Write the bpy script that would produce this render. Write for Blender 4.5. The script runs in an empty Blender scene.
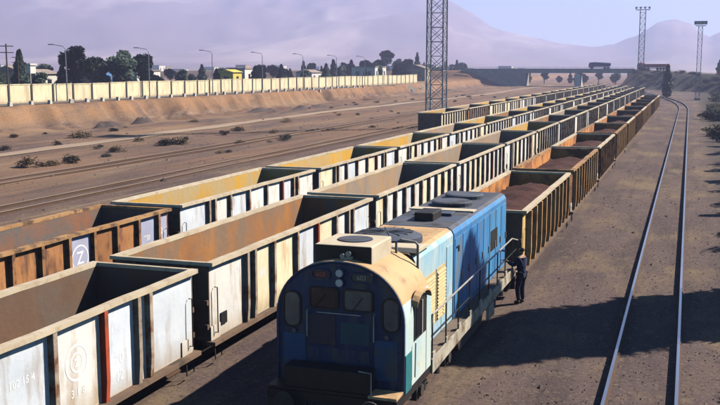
import bpy, math, random
from mathutils import Vector, Matrix, noise
R = math.radians
random.seed(7)
sc = bpy.context.scene
col = sc.collection

# ---------------------------------------------------------------- camera
PITCH, YAW, CAMH = R(8.0), R(18.98), 7.19
cam = bpy.data.cameras.new('camera'); cam_o = bpy.data.objects.new('camera', cam); col.objects.link(cam_o)
cam.sensor_width = 36.0; cam.lens = 36.0 * 950 / 720; cam.clip_start = 0.2; cam.clip_end = 20000
cam_o.location = (0, 0, CAMH); cam_o.rotation_euler = (math.pi / 2 - PITCH, 0, YAW)
sc.camera = cam_o
# ---------------------------------------------------------------- sky, sun, exposure
SUN_AZ, SUN_EL = R(47), R(38)
w = bpy.data.worlds.new('World'); sc.world = w; w.use_nodes = True
nt = w.node_tree; bg = nt.nodes['Background']
sky = nt.nodes.new('ShaderNodeTexSky'); sky.sky_type = 'NISHITA'; sky.sun_disc = False
sky.sun_elevation = SUN_EL; sky.sun_rotation = SUN_AZ; sky.air_density = 1.0; sky.dust_density = 0.0; sky.ozone_density = 1.0
tint = nt.nodes.new('ShaderNodeMix'); tint.data_type = 'RGBA'; tint.blend_type = 'MULTIPLY'; tint.inputs[0].default_value = 1.0; tint.inputs[7].default_value = (.70, .92, 1.06, 1)
nt.links.new(sky.outputs[0], tint.inputs[6]); nt.links.new(tint.outputs[2], bg.inputs[0]); bg.inputs[1].default_value = 0.05
sun = bpy.data.lights.new('sun', 'SUN'); sun.energy = 5.0; sun.angle = R(0.5); sun.color = (1.0, 0.90, 0.74)
sun_o = bpy.data.objects.new('sun', sun); col.objects.link(sun_o)
sd = Vector((math.sin(SUN_AZ) * math.cos(SUN_EL), math.cos(SUN_AZ) * math.cos(SUN_EL), math.sin(SUN_EL)))
sun_o.rotation_euler = sd.to_track_quat('Z', 'Y').to_euler(); sun_o.location = (30, 30, 60)
vs = sc.view_settings; vs.view_transform = 'Standard'; vs.look = 'None'; vs.gamma = 1.0; vs.exposure = 0.95
sc.cycles.max_bounces = 6; sc.cycles.diffuse_bounces = 0; sc.cycles.volume_bounces = 2; sc.cycles.use_denoising = True

# ---------------------------------------------------------------- materials
def mk(name, c1, c2=None, scale=1.0, stretch=(1, 1, 1), rough=0.8, metal=0.0, bump=0.0, bscale=8.0,
       dirt=None, damt=0.45, dscale=1.5, dstretch=(1, 1, 1), spec=0.3, rnd=0.0, low=None, lowz=(0, 1)):
    m = bpy.data.materials.new(name); m.use_nodes = True
    t = m.node_tree; N = t.nodes.new; Lk = t.links.new
    b = t.nodes['Principled BSDF']
    b.inputs['Roughness'].default_value = rough; b.inputs['Metallic'].default_value = metal
    b.inputs['Specular IOR Level'].default_value = spec
    tc = N('ShaderNodeTexCoord'); oi = N('ShaderNodeObjectInfo')
    off = N('ShaderNodeVectorMath'); off.operation = 'SCALE'; off.inputs[0].default_value = (37.1, 53.7, 11.3)
    Lk(oi.outputs['Random'], off.inputs['Scale'])
    add = N('ShaderNodeVectorMath'); add.operation = 'ADD'; Lk(tc.outputs['Object'], add.inputs[0]); Lk(off.outputs[0], add.inputs[1])
    def nz(sc_, st, det=5.0):
        mp = N('ShaderNodeMapping'); mp.inputs['Scale'].default_value = st; Lk(add.outputs[0], mp.inputs[0])
        n = N('ShaderNodeTexNoise'); n.inputs['Scale'].default_value = sc_; n.inputs['Detail'].default_value = det
        n.inputs['Roughness'].default_value = 0.62; Lk(mp.outputs[0], n.inputs['Vector']); return n
    def ramp(src, a, b_):
        r = N('ShaderNodeMapRange'); r.inputs[1].default_value = a; r.inputs[2].default_value = b_; Lk(src, r.inputs[0]); return r
    def mix(fac, A, B):
        x = N('ShaderNodeMix'); x.data_type = 'RGBA'
        if fac is not None: Lk(fac, x.inputs[0])
        for s, v in ((x.inputs[6], A), (x.inputs[7], B)):
            if isinstance(v, tuple): s.default_value = (*v, 1)
            else: Lk(v, s)
        return x.outputs[2]
    c = mix(ramp(nz(scale, stretch).outputs[0], 0.33, 0.67).outputs[0], c1, c2 or tuple(v * 0.8 for v in c1))
    if dirt:
        c = mix(ramp(nz(dscale, dstretch, 7).outputs[0], 1 - damt - 0.02, 1 - damt + 0.13).outputs[0], c, dirt)
    if low:
        sp = N('ShaderNodeSeparateXYZ'); Lk(tc.outputs['Object'], sp.inputs[0])
        nn = nz(3.0, (1, 1, .3)); ad = N('ShaderNodeMath'); ad.operation = 'MULTIPLY_ADD'; ad.inputs[1].default_value = 0.9
        Lk(nn.outputs[0], ad.inputs[0]); Lk(sp.outputs[2], ad.inputs[2])
        rr = ramp(ad.outputs[0], lowz[1] + .45, lowz[0] + .45); rr.inputs[4].default_value = 0.75
        c = mix(rr.outputs[0], c, low)
    if rnd:
        hs = N('ShaderNodeHueSaturation'); r = ramp(oi.outputs['Random'], 0, 1); r.inputs[3].default_value = 1 - rnd; r.inputs[4].default_value = 1 + rnd
        Lk(r.outputs[0], hs.inputs['Value']); Lk(c, hs.inputs['Color']); c = hs.outputs[0]
    Lk(c, b.inputs['Base Color'])
    if bump:
        bp = N('ShaderNodeBump'); bp.inputs['Strength'].default_value = min(1, bump); bp.inputs['Distance'].default_value = 0.05
        Lk(nz(bscale, (1, 1, 1), 8).outputs[0], bp.inputs['Height']); Lk(bp.outputs[0], b.inputs['Normal'])
    return m

RUST = (.16, .065, .03); SOOT = (.03, .026, .026)
M = {}
def D(n, *a, **k): M[n] = mk(n, *a, **k)
V3 = (2.2, 2.2, .5)
D('w_white', (.78, .77, .76), (.66, .67, .70), 1.3, dirt=(.46, .37, .29), damt=.45, dscale=.95, dstretch=V3, rough=.6, rnd=.06, bump=.35, bscale=1.7, low=(.45, .36, .27), lowz=(.45, 1.0))
D('w_blue', (.66, .71, .80), (.56, .62, .73), 1.1, dirt=(.40, .36, .34), damt=.45, dscale=.95, dstretch=V3, rough=.6, rnd=.07, bump=.35, bscale=1.7, low=(.4, .33, .27), lowz=(.45, 1.0))
D('w_cream', (.80, .74, .58), (.72, .64, .46), 1.2, dirt=(.5, .32, .16), damt=.45, dscale=.95, dstretch=V3, rough=.6, rnd=.07, bump=.35, bscale=1.7, low=(.4, .28, .16), lowz=(.45, 1.0))
D('w_yellow', (.72, .52, .22), (.55, .37, .14), 1.4, dirt=RUST, damt=.50, dscale=1.6, dstretch=V3, rough=.65, rnd=.08, bump=.2)
D('w_brown', (.40, .19, .075), (.30, .13, .055), 1.4, dirt=(.10, .05, .035), damt=.50, dscale=1.5, dstretch=(1, 2, .6), rough=.75, rnd=.12, bump=.25)
D('w_rustdark', (.26, .09, .035), (.15, .055, .03), 1.8, dirt=(.05, .03, .025), damt=.50, rough=.8, rnd=.15, bump=.25)
D('w_lilac', (.40, .42, .60), (.34, .36, .52), 1.1, dirt=(.36, .30, .28), damt=.42, dscale=1.2, rough=.6)
D('rim_cream', (.62, .54, .42), (.46, .38, .28), 1.2, (1, .5, 1), dirt=(.44, .34, .24), damt=.48, dscale=3.4, rough=.65, rnd=.06)
D('rim_brown', (.42, .25, .12), (.30, .16, .07), 1.6, (1, .4, 1), dirt=(.10, .06, .04), damt=.50, dscale=2.2, rough=.75, rnd=.1)
D('rib_grey', (.42, .36, .30), (.30, .24, .19), 2, dirt=RUST, damt=.50, dscale=2, rough=.7, rnd=.15)
D('rib_red', (.46, .075, .03), (.36, .06, .03), 2, dirt=RUST, damt=.50, dscale=2, rough=.65)
D('rib_cream', (.70, .40, .18), (.58, .29, .11), 2, dirt=(.30, .12, .05), damt=.45, dscale=2, rough=.65, rnd=.1)
D('rib_brown', (.33, .17, .075), (.25, .11, .05), 2, dirt=SOOT, damt=.50, dscale=2, rough=.75, rnd=.1)
INS = dict(rough=.85, bump=.3, bscale=5, rnd=.08)
D('in_ochre', (.58, .33, .04), (.46, .25, .05), .55, (1, 1, .6), dirt=(.42, .32, .17), damt=.54, dscale=.7, dstretch=(1, 1, .5), **INS)
D('in_rust', (.36, .16, .05), (.24, .11, .05), .6, (1, 1, .6), dirt=(.20, .135, .095), damt=.54, dscale=.8, dstretch=(1, 1, .6), **INS)
D('in_grey', (.31, .25, .20), (.23, .18, .15), .6, (1, 1, .6), dirt=(.35, .22, .12), damt=.54, dscale=.9, dstretch=(1, 1, .6), **INS)
D('in_char', (.25, .11, .06), (.17, .09, .065), .8, (1, 1, 1), dirt=(.12, .11, .11), damt=.54, dscale=.5, dstretch=(1, 1, 1), **INS)
D('in_orange', (.62, .26, .07), (.48, .19, .05), .7, dirt=(.20, .08, .04), damt=.54, dscale=.9, **INS)
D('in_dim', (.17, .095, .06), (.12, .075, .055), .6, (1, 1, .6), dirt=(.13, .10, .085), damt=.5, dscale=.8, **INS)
D('end_dark', (.20, .13, .09), (.13, .09, .07), 1.2, dirt=(.06, .045, .04), damt=.45, rough=.8, rnd=.1)
D('iron', (.055, .048, .045), (.035, .03, .03), 3, dirt=(.11, .06, .035), damt=.42, dscale=3, rough=.75, bump=.2)
D('ore', (.072, .022, .017), (.042, .014, .013), 3, rough=.95, bump=1.0, bscale=14, dirt=(.10, .036, .026), damt=.35, dscale=9)
D('steel', (.42, .44, .50), (.30, .31, .36), 2, (1, .05, 1), rough=.28, metal=.85, spec=.5, dirt=(.20, .13, .10), damt=.30, dscale=3)
D('railrust', (.10, .055, .035), (.07, .04, .03), 3, rough=.9)
D('letter_white', (.82, .84, .88), (.7, .72, .78), 6, rough=.6, dirt=(.55, .53, .52), damt=.38, dscale=5)
D('letter_grey', (.50, .55, .68), (.42, .46, .58), 6, rough=.6)
# locomotive
D('l_navy', (.016, .038, .115), (.010, .022, .07), 1.6, (1, 1, .4), dirt=(.055, .060, .075), damt=.50, dscale=1.8, dstretch=(2, 2, .5), rough=.5, bump=.1)
D('l_blue', (.07, .30, .60), (.03, .17, .47), 1.1, (1, 1, .35), dirt=(.16, .17, .19), damt=.47, dscale=1.7, dstretch=(2, 2, .4), rough=.45, bump=.12)
D('l_cyan', (.42, .62, .70), (.62, .68, .64), 1.6, (1, 1, .5), dirt=(.62, .50, .25), damt=.40, dscale=1.6, dstretch=(1, 1, 1), rough=.5, bump=.12)
D('l_wash', (.20, .48, .70), (.55, .60, .58), 1.2, (1, 1, .5), dirt=(.10, .26, .55), damt=.42, dscale=2.0, dstretch=(2, 2, .4), rough=.55, bump=.12)
D('l_teal', (.03, .20, .22), (.025, .15, .18), 2, rough=.45, dirt=(.08, .08, .07), damt=.3)
D('l_tealdark', (.022, .075, .10), (.02, .055, .085), 2, rough=.5, dirt=(.06, .05, .05), damt=.42)
D('l_faded', (.035, .085, .20), (.022, .055, .14), 2, (1, 1, .5), dirt=(.07, .075, .085), damt=.5, dscale=2, rough=.6)
D('l_beige', (.58, .38, .20), (.46, .30, .16), 1.3, dirt=(.24, .15, .09), damt=.47, dscale=1.8, rough=.65, bump=.15)
D('l_roofwhite', (.62, .54, .42), (.50, .42, .32), 1.8, dirt=(.16, .12, .10), damt=.36, dscale=2.5, rough=.7)
D('l_roofsoot', (.055, .08, .14), (.10, .095, .10), .9, dirt=(.028, .027, .03), damt=.50, dscale=1.1, rough=.7)
D('l_sill', (.50, .47, .40), (.36, .32, .26), 1.8, (1, .6, 1), dirt=(.15, .10, .07), damt=.50, dscale=2, rough=.7)
D('l_deck', (.21, .16, .13), (.15, .12, .10), 2, rough=.85, dirt=(.07, .05, .05), damt=.4)
D('l_grille', (.58, .46, .24), (.46, .36, .20), 3, rough=.7, dirt=(.2, .15, .1), damt=.35, dscale=3)
D('l_black', (.012, .011, .012), (.02, .017, .016), 3, rough=.6, dirt=(.05, .035, .025), damt=.3)
D('l_rustpatch', (.045, .038, .05), (.03, .032, .06), 3, rough=.6, dirt=(.15, .07, .03), damt=.4)
D('handrail', (.40, .38, .36), (.25, .23, .21), 4, rough=.5)
D('glass', (.012, .014, .018), (.02, .022, .028), 1, rough=.12, spec=.6)
D('dusty_glass', (.12, .12, .13), (.05, .05, .055), 4, rough=.3, spec=.5)
D('lens', (.55, .57, .60), (.45, .47, .5), 5, rough=.15, spec=.7)
D('board_red', (.10, .03, .03), (.07, .025, .03), 5, rough=.5)
D('board_grey', (.08, .075, .07), (.06, .055, .055), 5, rough=.5)
D('digit_pale', (.42, .38, .32), (.3, .27, .24), 8, rough=.6)
D('digit_red', (.42, .15, .12), (.3, .1, .09), 8, rough=.6)
# place
D('wallcream', (.80, .72, .50), (.70, .62, .42), .5, dirt=(.56, .46, .32), damt=.50, dscale=.8, dstretch=(1, 1.4, .35), rough=.85, rnd=.05, low=(.42, .31, .2), lowz=(0, .35))
D('concrete', (.42, .39, .35), (.32, .30, .28), .6, rough=.9, dirt=(.2, .18, .17), damt=.35, dscale=.5)
D('post', (.10, .085, .075), (.07, .06, .055), 2, rough=.9)
D('whitewash', (.66, .62, .56), (.45, .40, .35), 2, rough=.85)
D('lattice', (.30, .31, .34), (.22, .23, .26), 2, rough=.55, metal=.3, dirt=(.16, .11, .08), damt=.3)
D('asphalt', (.16, .14, .13), (.12, .11, .10), .3, rough=.95)
D('dust_road', (.36, .27, .20), (.28, .20, .15), .2, (1, .2, 1), rough=.95)
D('bark', (.10, .07, .05), (.07, .05, .035), 4, rough=.95)
D('leaf_dark', (.065, .105, .070), (.040, .072, .052), .5, rough=.7, rnd=.2)
D('leaf_mid', (.085, .120, .070), (.055, .088, .055), .5, rough=.7, rnd=.2)
D('scrub_tan', (.22, .15, .075), (.15, .105, .055), 1.2, rough=.9, rnd=.25)
D('scrub_green', (.075, .078, .048), (.05, .052, .035), 1.2, rough=.9, rnd=.25)
D('mountain', (.25, .19, .20), (.17, .135, .155), .0022, rough=1, dirt=(.46, .37, .36), damt=.46, dscale=.0018, dstretch=(1.6, .5, .7))
D('stone', (.25, .19, .155), (.09, .07, .065), 3, rough=.95)
D('truck_blue', (.03, .07, .22), (.02, .05, .16), 1, rough=.5); D('truck_red', (.32, .05, .04), (.24, .04, .035), 1, rough=.5)
D('tyre', (.02, .02, .02), (.03, .028, .027), 2, rough=.9)
D('h_white', (.75, .73, .70), (.62, .6, .57), .3, rough=.9, rnd=.12); D('h_tan', (.45, .34, .24), (.38, .28, .2), .3, rough=.9, rnd=.15)
D('h_yellow', (.70, .55, .10), (.6, .46, .09), .5, rough=.8); D('h_blue', (.10, .22, .48), (.08, .17, .38), .5, rough=.7); D('h_roof', (.28, .22, .19), (.2, .16, .15), .5, rough=.9, rnd=.3)
D('skin', (.38, .22, .15), (.34, .19, .13), 8, rough=.6); D('navy_cloth', (.022, .032, .085), (.015, .02, .055), 6, rough=.9, bump=.2); D('navy_trouser', (.014, .018, .042), (.01, .012, .03), 6, rough=.9); D('hair', (.012, .01, .009), (.02, .016, .013), 20, rough=.7); D('boot', (.02, .015, .012), (.03, .022, .018), 9, rough=.6)

# ground: world-space mixture of soil, sand, gravel speckle and oily track beds
def ground_mat():
    m = bpy.data.materials.new('ground'); m.use_nodes = True; t = m.node_tree; N = t.nodes.new; Lk = t.links.new
    b = t.nodes['Principled BSDF']; b.inputs['Roughness'].default_value = .95; b.inputs['Specular IOR Level'].default_value = .15
    tc = N('ShaderNodeTexCoord')
    def nz(s, st=(1, 1, 1), det=6, rough=.65):
        mp = N('ShaderNodeMapping'); mp.inputs['Scale'].default_value = st; Lk(tc.outputs['Object'], mp.inputs[0])
        n = N('ShaderNodeTexNoise'); n.inputs['Scale'].default_value = s; n.inputs['Detail'].default_value = det; n.inputs['Roughness'].default_value = rough
        Lk(mp.outputs[0], n.inputs['Vector']); return n.outputs[0]
    def rng(src, a, c, lo=0, hi=1):
        r = N('ShaderNodeMapRange'); r.inputs[1].default_value = a; r.inputs[2].default_value = c; r.inputs[3].default_value = lo; r.inputs[4].default_value = hi; Lk(src, r.inputs[0]); return r.outputs[0]
    def mix(f, A, B):
        x = N('ShaderNodeMix'); x.data_type = 'RGBA'; Lk(f, x.inputs[0])
        for s, v in ((x.inputs[6], A), (x.inputs[7], B)):
            if isinstance(v, tuple): s.default_value = (*v, 1)
            else: Lk(v, s)
        return x.outputs[2]
    def mul(a, c):
        x = N('ShaderNodeMath'); x.operation = 'MULTIPLY'
        for s, v in ((x.inputs[0], a), (x.inputs[1], c)):
            if isinstance(v, (int, float)): s.default_value = v
            else: Lk(v, s)
        return x.outputs[0]
    sp = N('ShaderNodeSeparateXYZ'); Lk(tc.outputs['Object'], sp.inputs[0]); X = sp.outputs[0]; Zc = sp.outputs[2]
    c = mix(rng(nz(.35, (1, .35, 1)), .35, .65), (.086, .063, .070), (.138, .097, .092))
    c = mix(rng(nz(.22, (1, .5, 1)), .50, .62), c, (.19, .138, .098))
    c = mix(rng(nz(.9, (1, .10, 1)), .50, .66, 0, .75), c, (.056, .043, .046))
    c = mix(rng(nz(1.7, (1, .6, 1), 8, .75), .56, .66, 0, .6), c, (.22, .165, .12))
    c = mix(rng(nz(2.6, (1, .7, 1), 8, .75), .57, .66, 0, .7), c, (.045, .036, .038))
    # left yard and banks redder and paler
    c = mix(mul(rng(X, -26, -34), rng(nz(.12, (1, .25, 1)), .35, .62)), c, (.205, .118, .078))
    c = mix(mul(rng(X, -26, -32), rng(nz(.8, (1, .03, 1), 4), .50, .62, 0, .8)), c, (.085, .058, .052))
    c = mix(mul(rng(X, -26, -32), rng(nz(1.1, (1, .025, 1), 4), .58, .66, 0, .8)), c, (.27, .20, .15))
    c = mix(mul(rng(X, -30, -60), rng(nz(.18, (1, .2, 1)), .45, .62)), c, (.27, .172, .108))
    c = mix(mul(rng(Zc, .5, 1.6), rng(nz(.25), .3, .6)), c, (.30, .165, .085))
    c = mix(rng(X, -88, -140, 0, .8), c, (.22, .165, .14))
    # scrubby soil on the right-hand slope, its shade painted in as extra darkness
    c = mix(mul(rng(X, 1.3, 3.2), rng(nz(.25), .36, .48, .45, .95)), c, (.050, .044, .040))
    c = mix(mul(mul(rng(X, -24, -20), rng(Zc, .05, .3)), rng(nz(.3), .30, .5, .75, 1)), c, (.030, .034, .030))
    # gravel speckle
    c = mix(rng(nz(7, det=3), .57, .66, 0, .85), c, (.045, .036, .035))
    c = mix(rng(nz(9, det=3), .58, .68, 0, .75), c, (.25, .20, .165))
    Lk(c, b.inputs['Base Color'])
    bp = N('ShaderNodeBump'); bp.inputs['Strength'].default_value = .8; bp.inputs['Distance'].default_value = .06
    Lk(nz(5, det=8, rough=.75), bp.inputs['Height']); Lk(bp.outputs[0], b.inputs['Normal'])
    return m
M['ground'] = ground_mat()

# ---------------------------------------------------------------- mesh helpers
class MB:
    def __init__(s): s.v = []; s.f = []; s.m = []
    def add(s, vs, fs, mi=0):
        n = len(s.v); s.v += [tuple(p) for p in vs]
        for k, f in enumerate(fs): s.f.append(tuple(i + n for i in f)); s.m.append(mi[k] if isinstance(mi, (list, tuple)) else mi)
        return s
    def box(s, x0, x1, y0, y1, z0, z1, mi=0):     # face order: -z +z -y +x +y -x
        return s.add([(x0, y0, z0), (x1, y0, z0), (x1, y1, z0), (x0, y1, z0), (x0, y0, z1), (x1, y0, z1), (x1, y1, z1), (x0, y1, z1)],
                     [(3, 2, 1, 0), (4, 5, 6, 7), (0, 1, 5, 4), (1, 2, 6, 5), (2, 3, 7, 6), (3, 0, 4, 7)], mi)
    def tube(s, pts, r, n=6, mi=0, cap=True):
        pts = [Vector(p) for p in pts]; rs = r if isinstance(r, (list, tuple)) else [r] * len(pts)
        vs = []; fs = []
        for i, p in enumerate(pts):
            t = (pts[min(i + 1, len(pts) - 1)] - pts[max(i - 1, 0)]).normalized()
            a = t.cross(Vector((0, 0, 1)) if abs(t.z) < .9 else Vector((0, 1, 0))).normalized(); b = t.cross(a)
            for k in range(n):
                q = 2 * math.pi * (k + .5) / n; vs.append(p + (a * math.cos(q) + b * math.sin(q)) * rs[i])
        for i in range(len(pts) - 1):
            for k in range(n): k2 = (k + 1) % n; fs.append((i * n + k, i * n + k2, i * n + n + k2, i * n + n + k))
        if cap: fs.append(tuple(range(n - 1, -1, -1))); fs.append(tuple(range((len(pts) - 1) * n, len(pts) * n)))
        return s.add(vs, fs, mi)
    def cyl(s, c, ax, r, l, n=20, mi=0):
        c = Vector(c); d = Vector(ax).normalized() * l / 2; return s.tube([c - d, c + d], r, n, mi)
    def prism(s, prof, axis, a, b, mi=0):          # prof: list of 2D points; axis 'x' -> (y,z), 'y' -> (x,z), 'z' -> (x,y)
        def P(p, t): return {'x': (t, p[0], p[1]), 'y': (p[0], t, p[1]), 'z': (p[0], p[1], t)}[axis]
        n = len(prof); vs = [P(p, a) for p in prof] + [P(p, b) for p in prof]
        fs = [tuple(range(n - 1, -1, -1)), tuple(range(n, 2 * n))] + [(i, (i + 1) % n, n + (i + 1) % n, n + i) for i in range(n)]
        return s.add(vs, fs, mi)
    def mesh(s, name, mats, smooth=False):
        me = bpy.data.meshes.new(name); me.from_pydata(s.v, [], s.f); me.update()
        for m in (mats if isinstance(mats, (list, tuple)) else [mats]): me.materials.append(M[m] if isinstance(m, str) else m)
        me.polygons.foreach_set('material_index', s.m)
        if smooth: me.polygons.foreach_set('use_smooth', [True] * len(s.f))
        import bmesh
        bm = bmesh.new(); bm.from_mesh(me); bmesh.ops.recalc_face_normals(bm, faces=bm.faces); bm.to_mesh(me); bm.free()
        return me
    def build(s, name, mats, parent=None, smooth=False, bevel=0, loc=None):
        o = bpy.data.objects.new(name, s.mesh(name, mats, smooth)); col.objects.link(o)
        if parent: o.parent = parent
        if loc: o.location = loc
        if bevel:
            b = o.modifiers.new('bevel', 'BEVEL'); b.width = bevel; b.segments = 2; b.limit_method = 'ANGLE'; b.harden_normals = False
        return o
def tag(o, label=None, cat=None, group=None, kind=None):
    for k, v in (('label', label), ('category', cat), ('group', group), ('kind', kind)):
        if v: o[k] = v
    return o
def empty(name, loc, rz=0):
    e = bpy.data.objects.new(name, None); col.objects.link(e); e.location = loc; e.rotation_euler = (0, 0, rz); e.empty_display_size = .3; return e
def inst(name, me, parent=None, loc=(0, 0, 0), rz=0, scale=None):
    o = bpy.data.objects.new(name, me); col.objects.link(o); o.parent = parent; o.location = loc; o.rotation_euler = (0, 0, rz)
    if scale: o.scale = scale
    return o
def copy_tree(o, parent=None):
    c = o.copy(); col.objects.link(c); c.parent = parent
    for ch in list(o.children): copy_tree(ch, c)
    return c
def override(o, name, slot=0):
    o.material_slots[slot].link = 'OBJECT'; o.material_slots[slot].material = M[name]
def text(body, size, origin, side, m, parent, name='lettering', shear=0):
    cu = bpy.data.curves.new(name, 'FONT'); cu.body = body; cu.size = size; cu.align_x = 'CENTER'; cu.align_y = 'CENTER'; cu.extrude = 0; cu.resolution_u = 2; cu.offset = size * .012
    t = bpy.data.objects.new('tmp', cu); me = bpy.data.meshes.new_from_object(t); bpy.data.objects.remove(t); bpy.data.curves.remove(cu)
    me.materials.clear(); me.materials.append(M[m])
    rot = {'x': Matrix(((0, 0, 1), (1, 0, 0), (0, 1, 0))), '-y': Matrix(((1, 0, 0), (0, 0, -1), (0, 1, 0)))}[side].to_4x4()
    me.transform(rot)
    if side == 'x':
        sd_ = plate_seed(parent)
        for v in me.vertices: v.co.x = dent(v.co.y + origin[1], v.co.z + origin[2], sd_) + .003
    o = bpy.data.objects.new(name, me); col.objects.link(o); o.parent = parent; o.location = origin; return o
ORD = ['first', 'second', 'third', 'fourth', 'fifth', 'sixth', 'seventh', 'eighth', 'ninth', 'tenth', 'eleventh', 'twelfth', 'thirteenth', 'fourteenth',
       'fifteenth', 'sixteenth', 'seventeenth', 'eighteenth', 'nineteenth', 'twentieth'] + ['twenty-' + w for w in ('first', 'second', 'third', 'fourth', 'fifth', 'sixth', 'seventh', 'eighth', 'ninth')] + ['thirtieth'] + ['thirty-' + w for w in ('first', 'second', 'third', 'fourth', 'fifth', 'sixth')]
def sm(a, b, x):
    t = max(0.0, min(1.0, (x - a) / (b - a))); return t * t * (3 - 2 * t)
fbm = lambda x, y, z=0, o=5: noise.fractal(Vector((x, y, z)), 1.0, 2.0, o)

# ---------------------------------------------------------------- ground and mountains
RIDGE = [(-60, 262, .8), (-21, 400, 7.0), (9.5, 330, 5.4), (60, 215, 2.0), (90, 150, .2)]
def seg_info(x, y):
    best = (1e9, 0)
    for (x0, y0, z0), (x1, y1, z1) in zip(RIDGE[1:], RIDGE[2:]):
        dx, dy = x1 - x0, y1 - y0; t = max(0, min(1, ((x - x0) * dx + (y - y0) * dy) / (dx * dx + dy * dy)))
        d = math.hypot(x - x0 - t * dx, y - y0 - t * dy)
        if d < best[0]: best = (d, z0 + t * (z1 - z0))
    return best
def gz(x, y):
    z = 0.0
    edge = -70.5 + 1.6 * noise.noise(Vector((0, y * .05, 3))) - max(0, y - 160) * .03 + 1.5 * noise.noise(Vector((5, y * .16, 2))) + 1.0 * noise.noise(Vector((9, y * .5, 2)))
    if x < -60:
        t = .35 * sm(edge + 1.5, edge - 3.5, x) + .65 * sm(edge - 2.2, edge - 4.6 + .5 * noise.noise(Vector((3, y * .9, 8))), x)
        gully = abs(noise.noise(Vector((x * .05, y * .22, 1.3)))) * 1.7 + abs(noise.noise(Vector((x * .16, y * .75, 7)))) * 1.2 + .5 * max(0, fbm(x * .25, y * .12, 3))
        z += 2.75 * t - gully * math.sin(math.pi * min(1, t)) * 1.25 - .55 * abs(noise.noise(Vector((x * .45, y * .38, 11)))) * math.sin(math.pi * min(1, t)) ** .5
        z += .35 * fbm(x * .12, y * .12) * sm(-58, -66, x) * (1 - sm(edge - 4, edge - 6, x))
    if x < -26: z += .10 * fbm(x * .15, y * .07) * sm(-26, -35, x) * (1 - sm(-72, -76, x))
    if -62 < x < -57: z += .25 * max(0, fbm(x * .3, y * .1, 4)) * math.sin(math.pi * (x + 62) / 5)
    d, rz_ = seg_info(x, y)
    if y > 60 and x > -24: z = max(z, sm(-23.5, -21.5, x) * (rz_ + .0) * (1 - sm(4.2, 4.2 + rz_ * 2.2, d)) + (.5 * fbm(x * .2, y * .2, 9) * sm(4.2, 7, d) * (1 - sm(12, 18, d))))
    if x > 2.5: z += sm(2.5, 14, x) * 1.2 * sm(10, 60, y) * (1 - sm(230, 300, y)) + .15 * fbm(x * .4, y * .4) * sm(2.5, 5, x)
    # abutment mound under the overpass left end
    if y > 300: z = max(z, 6.6 * (1 - sm(3.5, 13, abs(y - 400))) * (1 - sm(-90, -70, x)) * sm(-420, -200, x))
    return z
def spread(bands):
    out = []
    for a, b, s in bands:
        n = max(1, round((b - a) / s)); out += [a + (b - a) * i / n for i in range(n)]
    return out + [bands[-1][1]]
xs = spread([(-4200, -1200, 300), (-1200, -400, 80), (-400, -120, 14), (-120, -88, 4), (-88, -60, .55), (-60, -26, 1.6), (-26, 2, 4), (2, 40, 1.5), (40, 120, 8), (120, 500, 60), (500, 3200, 300)])
ys = spread([(-26, 30, 6), (30, 80, 1.5), (80, 250, .9), (250, 300, 2.5), (300, 440, 2.5), (440, 700, 20), (700, 1500, 80), (1500, 4300, 300)])
b = MB(); nx = len(xs)
b.v = [(x, y, gz(x, y)) for y in ys for x in xs]
b.f = [(j * nx + i, j * nx + i + 1, (j + 1) * nx + i + 1, (j + 1) * nx + i) for j in range(len(ys) - 1) for i in range(nx - 1)]; b.m = [0] * len(b.f)
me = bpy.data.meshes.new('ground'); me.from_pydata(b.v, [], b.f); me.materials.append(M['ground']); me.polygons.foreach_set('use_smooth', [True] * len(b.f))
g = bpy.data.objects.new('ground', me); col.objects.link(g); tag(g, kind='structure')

PROF = [(-50, 4.6), (-34, 4.75), (-30, 4.5), (-22, 4.75), (-17, 4.65), (-14.2, 4.4), (-13.6, 4.1), (-12.4, 3.3), (-11.2, 2.45), (-9.8, 2.15), (-7.2, 1.6), (-5.4, 1.42), (-4.2, 1.5), (-3.0, 1.98), (-1.9, 2.85),
        (-.9, 3.1), (0, 2.8), (.35, 2.35), (.95, 1.98), (1.76, 2.38), (2.6, 2.95), (4.5, 3.4), (8, 4.4), (14, 4.2), (22, 3.0), (40, 2.5)]
def prof(a):
    for (a0, e0), (a1, e1) in zip(PROF, PROF[1:]):
        if a0 <= a <= a1: t = (a - a0) / (a1 - a0); return e0 + (e1 - e0) * t
    return 3.0
b = MB(); NA, NR = 340, 46
for j in range(NR + 1):
    for i in range(NA + 1):
        a = -49 + 88 * i / NA; t = j / NR; r = 1250 + 2650 * t
        x, y = r * math.sin(R(a)), r * math.cos(R(a))
        top = math.tan(R(prof(a))) * 3000
        q = (r - 1250) / (3000 - 1250)
        if q < 1: hgt = top * (.10 * sm(0, .45, q) + .90 * sm(.30, 1.0, q) ** 1.15)
        else: hgt = top * (1 - .30 * (q - 1) / .52)
        n_ = fbm(x * .0016, y * .0016, 2, 6); rd = abs(noise.noise(Vector((x * .0035, y * .0022, 5))))
        rough_ = sm(.3, .85, q) * (1 - .62 * math.exp(-((q - 1) / .08) ** 2))
        hgt += top * rough_ * (.16 * n_ - .30 * rd - .10 * abs(noise.noise(Vector((x * .009, y * .004, 8))))) + 5 * fbm(x * .01, y * .01, 1, 4) * sm(.25, .6, q)
        b.v.append((x, y, hgt - 2 * (1 - sm(0, .1, q))))
b.f = [(j * (NA + 1) + i, j * (NA + 1) + i + 1, (j + 1) * (NA + 1) + i + 1, (j + 1) * (NA + 1) + i) for j in range(NR) for i in range(NA)]
me = bpy.data.meshes.new('mountains'); me.from_pydata(b.v, [], b.f); me.materials.append(M['mountain']); me.polygons.foreach_set('use_smooth', [True] * len(b.f))
g = bpy.data.objects.new('mountains', me); col.objects.link(g); tag(g, kind='structure')

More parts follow.
